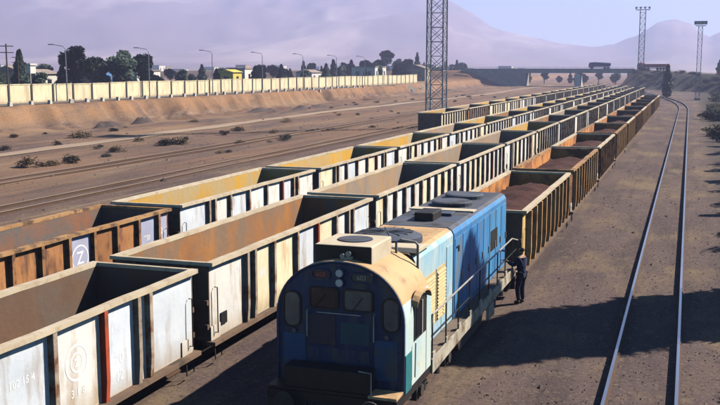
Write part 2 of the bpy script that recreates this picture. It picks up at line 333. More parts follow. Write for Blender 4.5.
# haze: the dusty lavender air that the far yard, overpass and mountains fade into
hb = MB().box(-4300, 3300, -28, 4400, -4.0, 272)
hm = bpy.data.materials.new('haze'); hm.use_nodes = True; t = hm.node_tree
t.nodes.remove(t.nodes['Principled BSDF'])
pv = t.nodes.new('ShaderNodeVolumePrincipled'); pv.inputs['Color'].default_value = (.55, .61, 1.0, 1); pv.inputs['Density'].default_value = .00039; pv.inputs['Anisotropy'].default_value = .25
t.links.new(pv.outputs[0], t.nodes['Material Output'].inputs['Volume'])
M['haze'] = hm
tag(hb.build('haze', 'haze'), kind='stuff')

# ---------------------------------------------------------------- dirt road, tracks
def ribbon(name, pts, wd, m, dz=.02):
    b = MB(); 
    for i, p in enumerate(pts):
        t = Vector(pts[min(i + 1, len(pts) - 1)]) - Vector(pts[max(i - 1, 0)]); n = Vector((t.y, -t.x, 0)).normalized() * wd / 2
        for k in range(4):
            q = Vector((p[0], p[1], 0)) - n + n * 2 * k / 3; b.v.append((q.x, q.y, gz(q.x, q.y) + dz + (.03 if k in (1, 2) else 0)))
    b.f = [(4 * i + k, 4 * i + k + 1, 4 * i + k + 5, 4 * i + k + 4) for i in range(len(pts) - 1) for k in range(3)]; b.m = [0] * len(b.f)
    return tag(b.build(name, m, smooth=True), kind='structure')
ribbon('dirt_road', [(-56 + 1.2 * math.sin(y * .03), y) for y in range(20, 420, 3)], 2.6, 'dust_road', .05)
ribbon('road', [(-79.6 - max(0, y - 160) * .0, y) for y in range(20, 300, 3)], 4.2, 'asphalt', .06)
ribbon('overpass_road', [(-90 + 3 * i, 400) for i in range(24)] + [(-21 + 30.5 * t / 10, 400 - 70 * t / 10) for t in range(1, 10)] + [(9.5 + 50.5 * t / 12, 330 - 115 * t / 12) for t in range(13)], 7, 'asphalt', .10)

RAILP = [(-.07, 0), (.07, 0), (.07, .02), (.012, .035), (.012, .13), (.036, .14), (.036, .172), (-.036, .172), (-.036, .14), (-.012, .13), (-.012, .035), (-.07, .02)]
def rail(cl, dx, parent, z0=.03):
    b = MB(); n = len(RAILP)
    for i, p in enumerate(cl):
        t = Vector(cl[min(i + 1, len(cl) - 1)]) - Vector(cl[max(i - 1, 0)]); nn = Vector((t.y, -t.x)).normalized()
        for q in RAILP: b.v.append((p[0] + nn.x * (dx + q[0]), p[1] + nn.y * (dx + q[0]), z0 + q[1]))
    for i in range(len(cl) - 1):
        for k in range(n):
            k2 = (k + 1) % n; b.f.append((i * n + k, i * n + k2, (i + 1) * n + k2, (i + 1) * n + k)); b.m.append(0 if 5 <= k <= 7 else 1)
    return b.build('rail', ['steel', 'railrust'], parent)
D('rail_dusty', (.30, .23, .185), (.22, .16, .13), 2, (1, .1, 1), rough=.8)
def track(cl, label, z0=.03, dusty=False):
    e = empty('railway_track', (0, 0, 0)); tag(e, label, 'railway track', 'railway tracks of the yard')
    rr_ = [rail(cl, -.735, e, z0), rail(cl, .735, e, z0)]
    if dusty:
        for o in rr_: override(o, 'rail_dusty')
    return e
curve = [(-.69, -10), (-.69, 60), (-.69, 120), (-.69, 175)]
x, y, a = -.69, 175.0, 0.0
for k in range(60):
    a += R(.40) if k < 22 else (-R(.2) if a > R(3.0) else 0)
    x -= 4 * math.sin(a); y += 4 * math.cos(a); curve.append((x, y))
XA, XB, XC, XD, XE, XF = -6.25, -12.0, -17.55, -25.9, -32.8, -41.0
track(curve, 'bright single track right of the loaded train, curving left in the distance')
for X, y1, lab in ((XA, 330, 'track under the blue locomotive and its loaded ore train'), (XB, 380, 'track under the empty white train next to the locomotive'),
                   (XC, 380, 'track under the long empty train with the brown wagon'), (XD, 380, 'track under the far train beginning beside the lattice tower'),
                   (XE, 380, 'empty rusty track on bare soil left of all the trains'), (XF, 380, 'half-buried outermost track beside the dry scrub strip')):
    track([(X, -10), (X, 90), (X, 200), (X, y1)], lab, .03 if X > XE else .0, X <= XE)

# ---------------------------------------------------------------- wagons
L2 = 6.15; ZB, ZT = .45, 2.40
RIBS1 = [-4.15, -3.70, -2.45, -.80, .85, 2.45, 3.65, 4.10]
RIBS2 = [-5.1 + 1.275 * i for i in range(9)]
RIBS3 = [-5.35 + 1.19 * i for i in range(10)]
def ground_parts():
    bf = MB()
    for s in (-1, 1):
        bf.prism([(-1.15, .30), (-.9, .50), (-.35, .50), (-.2, .22), (.2, .22), (.35, .50), (.9, .50), (1.15, .30), (1.15, .52), (.9, .66), (-.9, .66), (-1.15, .52)], 'x', s * 1.02 - .06, s * 1.02 + .06)
        for k in (-.12, .12): bf.cyl((s * 1.02, k, .36), (0, 0, 1), .08, .26, 8)
        for k in (-.9, .9): bf.box(s * 1.02 - .12, s * 1.02 + .12, k - .14, k + .14, .34, .60)
    bf.box(-1.0, 1.0, -.2, .2, .3, .55)
    wh = MB()
    for s in (-1, 1): wh.cyl((s * .735, 0, .42), (1, 0, 0), .42, .13, 20).cyl((s * .67, 0, .42), (1, 0, 0), .455, .03, 20)
    wh.cyl((0, 0, .42), (1, 0, 0), .07, 1.9, 8)
    cp = MB().box(-.11, .11, 0, .42, .48, .72).box(-.16, .16, .30, .50, .44, .76).tube([(.3, .05, .6), (.32, .25, .45), (.3, .4, .35)], .025, 5)
    return bf.mesh('bogie', 'iron'), wh.mesh('wheelset', 'iron', False), cp.mesh('coupler', 'iron')
ME_BOGIE, ME_WHEEL, ME_COUP = ground_parts()
def rib_mesh(d):
    return MB().prism([(0, ZB - .05), (d * .72, ZB - .05), (d, ZB + .45), (d, ZT - .093), (0, ZT - .093)], 'y', -.06, .06)
def dent(y, z, seed): return .014 * noise.noise(Vector((y * .8, z * 1.1, seed * 3.7))) + .007 * noise.noise(Vector((y * 2.4, z * 2.6, seed * 3.7 + 9)))
def panel_mesh(a, c, seed, pm):
    b = MB(); nn = 7; yc = (a + c) / 2
    for j in range(nn + 1):
        for i in range(nn + 1):
            y = a + (c - a) * i / nn; z = ZB + .04 + (ZT - .13 - ZB - .04) * j / nn; ed = i in (0, nn) or j in (0, nn)
            b.v.append((1.286 if ed else 1.297 + dent(y, z, seed), y - yc, z))
    b.f = [(j * (nn + 1) + i, j * (nn + 1) + i + 1, (j + 1) * (nn + 1) + i + 1, (j + 1) * (nn + 1) + i) for j in range(nn) for i in range(nn)]; b.m = [0] * len(b.f)
    return b.mesh('side_panel', pm, True)
ME_RIB = rib_mesh(.138).mesh('rib', 'rib_grey'); ME_RIB_D = rib_mesh(.20).mesh('rib', 'rib_cream')
def wall_mesh(sign, zb=ZB):
    x0, x1 = (1.245, 1.285) if sign > 0 else (-1.285, -1.245)
    return MB().box(x0, x1, -L2 + .05, L2 - .05, zb, ZT - .10, [1, 1, 0, 0 if sign > 0 else 1, 0, 1 if sign > 0 else 0])
MESH = {}
def get(key, fn):
    if key not in MESH: MESH[key] = fn()
    return MESH[key]
def rim_mesh(seed=None):
    b = MB(); o = .185; n = 1 if seed is None else 26
    for s in (1, -1):
        xa, xb = sorted((s * 1.24, s * (1.24 + o))); vs_ = []; fs_ = []
        for i in range(n + 1):
            y = -L2 + 2 * L2 * i / n; dx = dz = 0
            if seed is not None: dx = .028 * noise.noise(Vector((y * .55, seed, s))) * math.sin(math.pi * i / n); dz = .016 * noise.noise(Vector((y * .8, seed + 5, s)))
            vs_ += [(xa + dx, y, ZT - .095 + dz), (xb + dx, y, ZT - .095 + dz), (xb + dx, y, ZT + dz), (xa + dx, y, ZT + dz)]
        fs_ += [(0, 1, 2, 3), tuple(4 * n + k for k in (3, 2, 1, 0))] + [(4 * i + k, 4 * i + 4 + k, 4 * i + 4 + (k + 1) % 4, 4 * i + (k + 1) % 4) for i in range(n) for k in range(4)]
        b.add(vs_, fs_)
        y0, y1 = sorted((s * L2, s * (L2 - .11))); b.box(-1.239, 1.239, y0, y1, ZT - .09, ZT - .003)
    return b
def end_mesh():
    b = MB().box(-1.285, 1.285, L2 - .09, L2 - .045, ZB, ZT - .10, [0, 0, 1, 0, 0, 0])
    for z in (.75, 1.35): b.box(-1.28, 1.28, L2 - .045, L2 + .03, z, z + .12, 2)
    for x in (-.75, .66): b.prism([(L2 - .045, ZB), (L2 + .06, ZB), (L2 + .045, ZT - .093), (L2 - .045, ZT - .093)], 'x', x, x + .09, 2)
    return b
def under_mesh():
    b = MB().box(-1.24, 1.24, -L2 + .05, L2 - .05, ZB + .02, ZB + .12, 0)
    b.box(-.2, .2, -L2, L2, .42, .465, 1).box(-.2, .2, -L2 + .3, L2 - .3, .2, .42, 1)
    for y in (-2.4, 0, 2.4): b.box(-1.2, 1.2, y - .08, y + .08, .33, .46, 1)
    b.cyl((.75, -1.2, .18), (0, 1, 0), .17, .9, 10, 1)
    return b
def wagon(near, X, yn, ribs, outer, inner, ribm, rimm, endm, label, group, panels=None, reds=(), deep=False):
    yc = yn + L2; e = empty('ore_wagon', (X, yc, .2)); tag(e, label, 'freight wagon', group)
    if not near:
        def far():
            b = wall_mesh(1); w2 = wall_mesh(-1); b.add(w2.v, w2.f, w2.m)
            for s in (1, -1):
                y0, y1 = sorted((s * (L2 - .09), s * (L2 - .045))); b.box(-1.285, 1.285, y0, y1, ZB, ZT - .1, [2, 2, 2 if s > 0 else 2, 2, 1 if s < 0 else 2, 2])
            r = rim_mesh(); b.add(r.v, r.f, 3)
            rb = rib_mesh(.20 if deep else .138)
            for y in ribs: b.add([(v[0] + 1.286, v[1] + y, v[2]) for v in rb.v], rb.f, 4)
            b.box(-1.24, 1.24, -L2 + .05, L2 - .05, ZB + .02, ZB + .12, 1).box(1.2, 1.44, -L2, L2, ZB - .09, ZB - .002, 2).box(-.2, .2, -L2 - .35, L2 + .35, .42, .46, 2)
            return b.mesh('body', [outer, inner, endm, rimm, ribm])
        inst('body', get(('far', outer, inner, ribm, rimm, endm, len(ribs), deep), far), e)
        for s in (-1, 1): inst('bogie', ME_BOGIE, e, (0, s * 4.1, 0))
        return e
    inst('side_wall', get(('wr', outer, inner), lambda: wall_mesh(1).mesh('side_wall', [outer, inner])), e)
    inst('side_wall', get(('wl', outer, inner), lambda: wall_mesh(-1).mesh('side_wall', [outer, inner])), e)
    seed = int(abs(X) * 10 + yn) % 97; inst('top_rim', rim_mesh(seed).mesh('top_rim', rimm), e)
    m_end = get(('end', inner, endm), lambda: end_mesh().mesh('end_wall', [endm, inner, endm]))
    inst('end_wall', m_end, e); inst('end_wall', m_end, e, rz=math.pi)
    inst('underframe', get(('und', inner), lambda: under_mesh().mesh('underframe', [inner, 'iron'])), e)
    inst('side_sill', get(('sill', endm), lambda: MB().box(1.2, 1.46, -L2, L2, ZB - .10, ZB - .003).mesh('side_sill', endm)), e)
    for s in (-1, 1):
        bg_ = inst('bogie', ME_BOGIE, e, (0, s * 4.1, 0))
        for k in (-.9, .9): inst('wheelset', ME_WHEEL, bg_, (0, k, 0))
        inst('coupler', ME_COUP, e, (0, s * L2, 0), 0 if s > 0 else math.pi)
    edges = [-L2 + .06] + list(ribs) + [L2 - .06]
    for i in range(len(edges) - 1):
        a, c = edges[i], edges[i + 1]
        if c - a < .6: continue
        a += .075; c -= .075
        pm = (panels or {}).get(i, outer)
        inst('side_panel', panel_mesh(a, c, seed, pm), e, (0, (a + c) / 2, 0))
    for i, y in enumerate(ribs):
        o = inst('rib', ME_RIB_D if deep else ME_RIB, e, (1.286, y, 0)); override(o, 'rib_red' if i in reds else ribm)
    hl = get('hl', lambda: MB().tube([(1.32, 0, .62), (1.40, 0, .62), (1.40, 0, 1.75), (1.32, 0, 1.75)], .016, 5).mesh('grab_handle', 'iron'))
    st = get('st', lambda: MB().tube([(1.34, -.17, .42), (1.36, -.17, -.02), (1.36, .17, -.02), (1.34, .17, .42)], .02, 5).mesh('step', 'iron'))
    gu = get('gu', lambda: MB().prism([(-.28, .36), (.12, .36), (.22, .50), (.22, .80), (-.28, .80)], 'x', 1.30, 1.318).mesh('corner_gusset', outer))
    for s in (-1, 1):
        inst('grab_handle', hl, e, (0, s * (L2 - .28), 0)); inst('step', st, e, (0, s * (L2 - .35), 0))
        inst('corner_gusset', gu, e, (0, s * (L2 - .35), 0), 0)
    bx_ = get('plate', lambda: MB().box(1.30, 1.33, -.16, .16, .72, 1.02).mesh('data_plate', 'l_black')); inst('data_plate', bx_, e, (0, -L2 + .75, 0))
    return e
def plate_seed(e): return int(abs(e.location.x) * 10 + e.location.y - L2) % 97
def ring(parent, y, z, r, wd, m, n=40):
    b = MB(); sd_ = plate_seed(parent); x = 0
    for k in range(n): q = 2 * math.pi * k / n; b.v += [(x, y + r * math.cos(q), z + r * math.sin(q)), (x, y + (r - wd) * math.cos(q), z + (r - wd) * math.sin(q))]
    b.v = [(1.3005 + dent(v[1], v[2], sd_), v[1], v[2]) for v in b.v]
    b.f = [(2 * k, 2 * ((k + 1) % n), 2 * ((k + 1) % n) + 1, 2 * k + 1) for k in range(n)]; b.m = [0] * n
    return b.build('emblem', m, parent)

rs = random.Random(21)
PER = 13.0
# the empty train next to the locomotive
GB = 'empty ore wagons of the train beside the locomotive'
outs = ['w_white', 'w_white', 'w_blue', 'w_cream', 'w_white', 'w_blue']
ins_ = ['in_rust', 'in_rust', 'in_grey', 'in_grey', 'in_grey', 'in_ochre', 'in_rust', 'in_grey']
for k in range(19):
    yn = 19.9 + PER * (k - 1); near = k < 6
    o = 'w_white' if k < 2 else outs[k % 6]
    pan = {0: 'w_white', 4: 'w_blue', 2: 'w_blue', 5: 'w_white', 6: 'w_blue', 8: 'w_blue', 3: 'w_blue'} if k == 0 else {0: 'w_white', 2: 'w_cream', 3: 'w_cream', 4: 'w_blue', 5: 'w_cream', 6: 'w_white', 8: 'w_blue'} if k == 1 else {i: rs.choice(['w_white', 'w_cream', 'w_blue', 'w_white']) for i in range(12)}
    lab = ('near cut-off white wagon at bottom left with a rust-brown inside' if k == 0 else
           f'white empty wagon, {ORD[k]} from the camera in the train right beside the locomotive')
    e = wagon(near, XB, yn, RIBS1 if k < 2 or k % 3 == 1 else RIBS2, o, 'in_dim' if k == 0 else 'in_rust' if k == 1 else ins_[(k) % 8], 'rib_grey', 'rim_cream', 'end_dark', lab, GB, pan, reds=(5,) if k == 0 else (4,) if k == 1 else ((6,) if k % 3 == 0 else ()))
    if k == 0:
        ring(e, 1.62, 1.50, .36, .05, 'letter_white'); ring(e, 1.62, 1.50, .20, .04, 'letter_white')
        text('z', .34, (1.2975, 1.62, 1.52), 'x', 'letter_white', e); text('3 1 8', .22, (1.2975, 1.62, .92), 'x', 'letter_white', e)
        text('102 15 4', .20, (1.2975, .05, 1.62), 'x', 'letter_white', e); text('20', .3, (1.2975, 3.02, 1.15), 'x', 'letter_white', e)
        text('12', .3, (1.2975, 3.02, .8), 'x', 'letter_white', e)
    if k == 1: text('40', .26, (1.2975, -4.6, 1.9), 'x', 'letter_white', e); text('31', .3, (1.2975, -3.05, 1.5), 'x', 'letter_white', e)
# the train to its left, first wagon brown
GC = 'empty ore wagons of the middle train'
for k in range(20):
    yn = 28.3 + PER * (k - 1); near = k < 6
    if k == 0:
        e = wagon(True, XC, yn, RIBS3, 'w_brown', 'in_char', 'rib_brown', 'rim_brown', 'end_dark', 'rusty orange-brown wagon with white lettered panels at the left edge', GC, {6: 'w_lilac', 9: 'w_lilac', 10: 'w_lilac'})
        yy = (RIBS3[5] + RIBS3[6]) / 2; ring(e, yy, 1.62, .40, .05, 'letter_white'); text('Z', .52, (1.2975, yy, 1.62), 'x', 'letter_white', e)
        yy = (RIBS3[8] + RIBS3[9]) / 2; text('\u0022\u0022III', .26, (1.2975, yy, 1.6), 'x', 'letter_white', e); text('2 I', .3, (1.2975, L2 - .42, 1.7), 'x', 'letter_white', e)
        continue
    inn = ['in_ochre', 'in_ochre', 'in_ochre', 'in_ochre', 'in_grey', 'in_ochre', 'in_rust'][k % 7]
    pan = {0: 'w_blue', 2: 'w_white', 3: 'w_blue', 4: 'w_white', 5: 'w_white', 6: 'w_blue', 8: 'w_white'} if k == 1 else {i: rs.choice(['w_white', 'w_cream', 'w_white', 'w_blue']) for i in range(12)}
    e = wagon(near, XC, yn, RIBS1 if k < 4 else (RIBS2 if k % 2 else RIBS1), rs.choice(['w_white', 'w_cream', 'w_white', 'w_blue']), inn, 'rib_grey', 'rim_cream', 'end_dark',
              f'white empty wagon, {ORD[k]} from the camera in the train with the brown wagon', GC, pan, reds=(5,) if k in (1, 2) else ())
    if k == 1: text('E1', .34, (1.2975, -5.1, 1.75), 'x', 'letter_white', e)
# far train that starts beside the tower
for k in range(16):
    wagon(False, XD, 98 + PER * k, RIBS3 if k != 2 and k != 3 and k != 4 else RIBS1, rs.choice(['w_cream', 'w_white', 'w_blue']) if k > 1 else ('w_cream', 'w_brown')[k], rs.choice(['in_grey', 'in_ochre']), 'rib_grey', 'rim_cream', 'end_dark',
          f'pale slatted wagon, {ORD[k]} from the lattice tower in the leftmost train', 'wagons of the leftmost train')
# loaded train behind the locomotive
def heap_mesh(seed):
    b = MB(); nx_, ny_ = 14, 44
    for j in range(ny_ + 1):
        for i in range(nx_ + 1):
            u, v = i / nx_, j / ny_; x, y = -1.24 + 2.48 * u, -6.04 + 12.08 * v
            pile = sum(math.exp(-(((y - c) / 1.35) ** 2) - (x / .85) ** 2) for c in (-4.1 + seed * .1, -1.4, 1.5, 4.3))
            b.v.append((x, y, 1.72 + .30 * pile + .10 * fbm(x * 1.6, y * 1.6, seed) + .05 * noise.noise(Vector((x * 6, y * 6, seed)))))
    b.f = [(j * (nx_ + 1) + i, j * (nx_ + 1) + i + 1, (j + 1) * (nx_ + 1) + i + 1, (j + 1) * (nx_ + 1) + i) for j in range(ny_) for i in range(nx_)]; b.m = [0] * len(b.f)
    return b.mesh('ore_heap', 'ore', True)
HEAPS = [heap_mesh(s) for s in range(3)]
for k in range(11):
    yn = 30.75 + 13.45 * k
    e = wagon(k < 4, XA, yn, RIBS3, 'w_rustdark' if k else 'w_yellow', 'in_orange', 'rib_cream' if k % 3 != 2 else 'rib_brown', 'rim_brown' if k % 2 else 'rim_cream', 'end_dark',
              f'rusty ribbed wagon heaped with ore, {ORD[k]} behind the locomotive', 'loaded ore wagons behind the locomotive',
              ({i: 'w_yellow' if i == 0 else 'w_rustdark' for i in range(12)} if k == 0 else None), deep=True)
    h = inst('ore_heap', HEAPS[k % 3], None, (XA, yn + L2, .2)); tag(h, f'dark red ore heap filling the {ORD[k]} wagon behind the locomotive', 'ore heap', 'heaps of ore in the loaded wagons')

# ---------------------------------------------------------------- locomotive (local: x right, y backwards from the cab front, z from the rail head)
loco = empty('diesel_locomotive', (XA, 16.95, .2)); tag(loco, 'blue and beige diesel locomotive with rounded cab front at head of loaded train', 'locomotive')
HW = 1.33
def arch(hw, zs, zt, n=14, p=2.15):
    out = []
    for k in range(n + 1):
        q = math.pi * k / n; c, s_ = math.cos(q), math.sin(q)
        out.append((hw * math.copysign(abs(c) ** (2 / p), c), zs + (zt - zs) * abs(s_) ** (2 / p)))
    return out
pr = [(HW, .72)] + arch(HW, 2.12, 3.30, 30) + [(-HW, .72)]
b = MB(); n = len(pr); d0, d1 = 0.0, 1.95
b.v = [(x, d0, z) for x, z in pr] + [(x, d1, z) for x, z in pr]
b.f = [tuple(range(n - 1, -1, -1)), tuple(range(n, 2 * n))]; b.m = [0, 0]
for i in range(n):
    j = (i + 1) % n; z = (pr[i][1] + pr[j][1]) / 2; b.f.append((i, j, n + j, n + i)); b.m.append(2 if z > 2.5 else 1 if z > .8 else 3)
cab = b.build('cab', ['l_navy', 'l_cyan', 'l_beige', 'l_black'], loco, True, .06); cab.data.set_sharp_from_angle(angle=R(35))
# raised rim round the cab face
rim = MB(); pi_ = [(x * .965, (z - .72) * .975 + .76) for x, z in pr]
rim.v = [(x, -.035, z) for x, z in pr] + [(x, -.035, z) for x, z in pi_] + [(x, -.002, z) for x, z in pr] + [(x, -.002, z) for x, z in pi_]
for i in range(n - 1): rim.f += [(i, i + 1, n + i + 1, n + i), (i, i + 1, 2 * n + i + 1, 2 * n + i), (n + i, n + i + 1, 3 * n + i + 1, 3 * n + i)]; rim.m += [0, 0, 0]
rim.build('cab_front_rim', 'l_navy', cab)
def rrect(x0, x1, z0, z1, r, n=5):
    out = []
    for cx_, cz_, a0 in ((x1 - r, z1 - r, 0), (x0 + r, z1 - r, 90), (x0 + r, z0 + r, 180), (x1 - r, z0 + r, 270)):
        for k in range(n + 1): q = R(a0 + 90 * k / n); out.append((cx_ + r * math.cos(q), cz_ + r * math.sin(q)))
    return out
def framed(name, x0, x1, z0, z1, r, glass, fm='l_black', y=-.004, fw=.035, parent=None, dep=.03):
    o = rrect(x0 - fw, x1 + fw, z0 - fw, z1 + fw, r + fw); i_ = rrect(x0, x1, z0, z1, r); n = len(o)
    b = MB(); b.v = [(p[0], y - dep, p[1]) for p in o] + [(p[0], y - dep, p[1]) for p in i_] + [(p[0], y, p[1]) for p in o] + [(p[0], y, p[1]) for p in i_]
    for k in range(n):
        j = (k + 1) % n; b.f += [(k, j, n + j, n + k), (k, j, 2 * n + j, 2 * n + k), (n + k, n + j, 3 * n + j, 3 * n + k)]; b.m += [0] * 3
    f = b.build(name, fm, parent or cab)
    MB().prism(i_, 'y', y - .006, y - .001).build('pane', glass, f); return f
framed('windshield', -.60, -.05, 2.36, 2.74, .05, 'glass'); framed('windshield', .10, .66, 2.36, 2.74, .05, 'dusty_glass')
framed('front_window', -1.16, -.84, 1.95, 2.62, .13, 'dusty_glass'); framed('front_window', .90, 1.20, 2.00, 2.62, .13, 'dusty_glass')
nb = framed('number_board', -.56, -.22, 2.95, 3.09, .06, 'board_red', 'l_navy'); text('603', .13, (-.39, -.017, 3.015), '-y', 'digit_red', nb)
nb = framed('number_board', .25, .66, 2.93, 3.08, .06, 'board_grey', 'l_navy'); text('603', .13, (.455, -.017, 3.0), '-y', 'digit_pale', nb)
for z in (3.08, 2.89):
    h = MB().cyl((.02, -.04, z), (0, 1, 0), .095, .08, 20).build('headlight', 'l_navy', cab); MB().cyl((.02, -.082, z), (0, 1, 0), .072, .014, 20).build('lens', 'lens', h)
for x0, x1, z0, z1, m in ((-.66, -.08, 1.62, 2.22, 'l_rustpatch'), (.02, .62, 1.66, 2.10, 'l_tealdark'), (-.66, .62, 1.30, 1.56, 'l_navy'), (-1.20, -.72, 1.0, 1.80, 'l_faded'), (.72, 1.20, 1.0, 1.80, 'l_faded')):
    MB().box(x0, x1, -.016, -.001, z0, z1).build('front_panel', m, cab, bevel=.006)
for x, z in ((-.95, 1.86), (.98, 1.88)): MB().cyl((x, -.03, z), (0, 1, 0), .045, .06, 12).build('marker_lamp', 'dusty_glass', cab)
for x in (-.66, .72): MB().tube([(x, -.01, 1.75), (x, -.07, 1.77), (x, -.07, 2.28), (x, -.01, 2.30)], .013, 5).build('grab_rail', 'handrail', cab)
MB().tube([(-.55, -.045, 2.32), (-.30, -.05, 2.62)], .01, 4).build('wiper', 'l_black', cab); MB().tube([(.25, -.045, 2.32), (.48, -.05, 2.62)], .01, 4).build('wiper', 'l_black', cab)
rv = MB()
for x0, z0, x1, z1, n_ in ((-1.24, .82, -1.24, 2.0, 14), (1.24, .82, 1.24, 2.0, 14), (-1.2, 1.9, 1.2, 1.9, 26), (-.69, 1.3, -.69, 2.25, 10), (.66, 1.3, .66, 2.25, 10), (-.03, 1.3, -.03, 2.2, 9), (-1.2, 1.27, 1.2, 1.27, 26)):
    for k in range(n_): t = k / (n_ - 1); rv.cyl((x0 + (x1 - x0) * t, -.006, z0 + (z1 - z0) * t), (0, 1, 0), .011, .014, 6)
tag(rv.build('rivets', 'l_faded', cab), kind='stuff')
for x0, x1, z0, z1 in ((-1.27, 1.27, 1.585, 1.60), (-.70, -.685, 1.28, 2.30), (.655, .67, 1.28, 2.30)): MB().box(x0, x1, -.012, -.001, z0, z1).build('seam_strip', 'l_navy', cab)
MB().tube([(-.45, -.012, 2.26), (-.45, -.06, 2.27), (.45, -.06, 2.27), (.45, -.012, 2.26)], .012, 5).build('grab_rail', 'handrail', cab)
# cab side: side window with open sash and eyebrow, teal door edge, seams
sw = MB().box(HW - .01, HW + .018, .62, 1.52, 1.66, 2.42).build('side_window', 'l_black', cab)
MB().box(HW + .02, HW + .03, .70, 1.06, 1.72, 2.36).build('sash', 'glass', sw); MB().box(HW + .03, HW + .05, 1.07, 1.13, 1.70, 2.40).build('window_bar', 'handrail', sw)
b = MB(); 
for k in range(9):
    q = math.pi * k / 8; b.v += [(HW - .03, 1.07 - .52 * math.cos(q), 2.38 + .22 * math.sin(q)), (HW + .10, 1.07 - .54 * math.cos(q), 2.36 + .22 * math.sin(q)), (HW - .03, 1.07 - .52 * math.cos(q), 2.41 + .24 * math.sin(q)), (HW + .10, 1.07 - .54 * math.cos(q), 2.385 + .235 * math.sin(q))]
for k in range(8): i = 4 * k; b.f += [(i, i + 4, i + 5, i + 1), (i + 2, i + 3, i + 7, i + 6), (i + 1, i + 5, i + 7, i + 3)]; b.m += [0] * 3
b.build('window_eyebrow', 'l_beige', sw)
MB().box(HW - .01, HW + .014, .03, .46, .76, 1.52).build('side_panel', 'l_teal', cab, bevel=.006)
MB().box(HW - .01, HW + .010, 1.56, 1.93, .78, 2.36).build('cab_door', 'l_cyan', cab, bevel=.006)
MB().tube([(HW + .05, .55, .95), (HW + .06, .55, 1.65)], .014, 5).build('grab_rail', 'handrail', cab)
# roof equipment on the cab
rb = MB().box(-.64, .56, .30, 1.62, 3.05, 3.56, [0, 1, 0, 1, 0, 0]).build('air_conditioner', ['l_black', 'l_roofwhite'], loco, bevel=.03)
MB().cyl((-.02, 1.0, 3.565), (0, 0, 1), .36, .03, 22).build('fan_grille', 'l_roofsoot', rb)
hn = MB().tube([(.12, .16, 3.42), (.12, .29, 3.42)], [.06, .02], 8).tube([(.0, .14, 3.38), (.0, .29, 3.38)], [.05, .02], 8).box(-.05, .18, .2, .29, 3.30, 3.36).build('horn', 'handrail', loco)
MB().tube([(.62, 1.75, 3.0), (.62, 1.75, 3.42), (.72, 1.78, 3.47), (1.02, 1.82, 3.42), (1.06, 1.84, 3.36), (1.06, 1.85, 2.8)], .028, 6).build('roof_rail', 'handrail', loco)
# hoods
def hood(name, y0, y1, hw, zt, mats, parent):
    c = .16; p = [(hw, .86), (hw, zt - c), (hw - c * .35, zt - c * .35), (hw - c, zt), (-hw + c, zt), (-hw + c * .35, zt - c * .35), (-hw, zt - c), (-hw, .86)]
    b = MB(); n = len(p); b.v = [(x, y0, z) for x, z in p] + [(x, y1, z) for x, z in p]
    b.f = [tuple(range(n - 1, -1, -1)), tuple(range(n, 2 * n))] + [(i, (i + 1) % n, n + (i + 1) % n, n + i) for i in range(n)]
    b.m = [2, 2] + [0, 0, 1, 1, 1, 0, 0, 0]
    return b.build(name, mats, parent, bevel=.015)
hf = hood('front_hood', 1.96, 5.4, .97, 3.14, ['l_wash', 'l_beige', 'l_roofsoot'], loco)
hm_ = hood('engine_hood', 5.42, 12.40, .99, 3.15, ['l_blue', 'l_roofsoot', 'l_blue'], loco)
MB().prism([(2.0, 3.145), (3.15, 3.145), (2.6, 3.24), (2.1, 3.24)], 'x', -.85, 1.02).build('roof_hatch', 'l_roofwhite', hf, bevel=.01)
fh = MB().tube([(-.05, 3.25, 3.14), (-.05, 3.25, 3.28), (-.05, 3.25, 3.34), (-.05, 3.25, 3.36)], [.80, .80, .66, .5], 32).build('fan_housing', 'l_roofsoot', hf, True); fh.data.set_sharp_from_angle(angle=R(35))
for k in range(8):
    q = math.pi * k / 8; MB().tube([(-.05 - .6 * math.cos(q), 3.25 - .6 * math.sin(q), 3.365), (-.05 + .6 * math.cos(q), 3.25 + .6 * math.sin(q), 3.365)], .010, 4).build('grille_bar', 'l_roofsoot', fh)
for y0 in (2.75, 3.75):
    gr = MB().box(.96, .985, y0, y0 + .86, 1.22, 2.46).build('louvre_panel', 'l_grille', hf, bevel=.006)
    sl = MB().prism([(.985, 0), (1.02, -.04), (1.02, -.025), (.985, .03)], 'y', 0, .74).mesh('louvre', 'l_grille')
    for k in range(14): inst('louvre', sl, gr, (0, y0 + .06, 1.31 + k * .08))
for y0, m in ((4.72, 'l_wash'),): MB().box(.96, .985, y0, y0 + .6, 1.0, 2.8).build('hood_door', m, hf, bevel=.008)
for k in range(8):
    y0 = 5.5 + k * .87
    dr = MB().box(.98, 1.003, y0, y0 + .80, 1.0, 2.86).build('hood_door', 'l_blue', hm_, bevel=.008)
    MB().box(1.003, 1.035, y0 + .68, y0 + .72, 1.75, 1.95).build('handle', 'handrail', dr)
MB().box(1.0, 1.012, 9.95, 10.95, 1.72, 2.32).build('radiator_grille', 'l_black', hm_)
MB().box(1.0, 1.03, 5.62, 5.86, 2.62, 2.66).box(1.0, 1.03, 5.82, 5.86, 2.5, 2.62).build('bracket', 'l_black', hm_)
for y, r in ((10.9, .58), (9.3, .58)):
    fn = MB().tube([(0, y, 3.14), (0, y, 3.25), (0, y, 3.28)], [r, r, r * .9], 24).build('radiator_fan', 'l_roofsoot', hm_)
MB().box(-.9, .9, 8.0, 8.42, 3.152, 3.19).build('roof_strip', 'l_roofwhite', hm_, bevel=.01)
MB().box(-.25, .25, 6.2, 7.1, 3.14, 3.36).build('exhaust_stack', 'l_black', hm_, bevel=.03)
MB().box(-.5, .5, 7.15, 7.6, 3.14, 3.23).build('roof_hatch', 'l_roofsoot', hm_, bevel=.02)
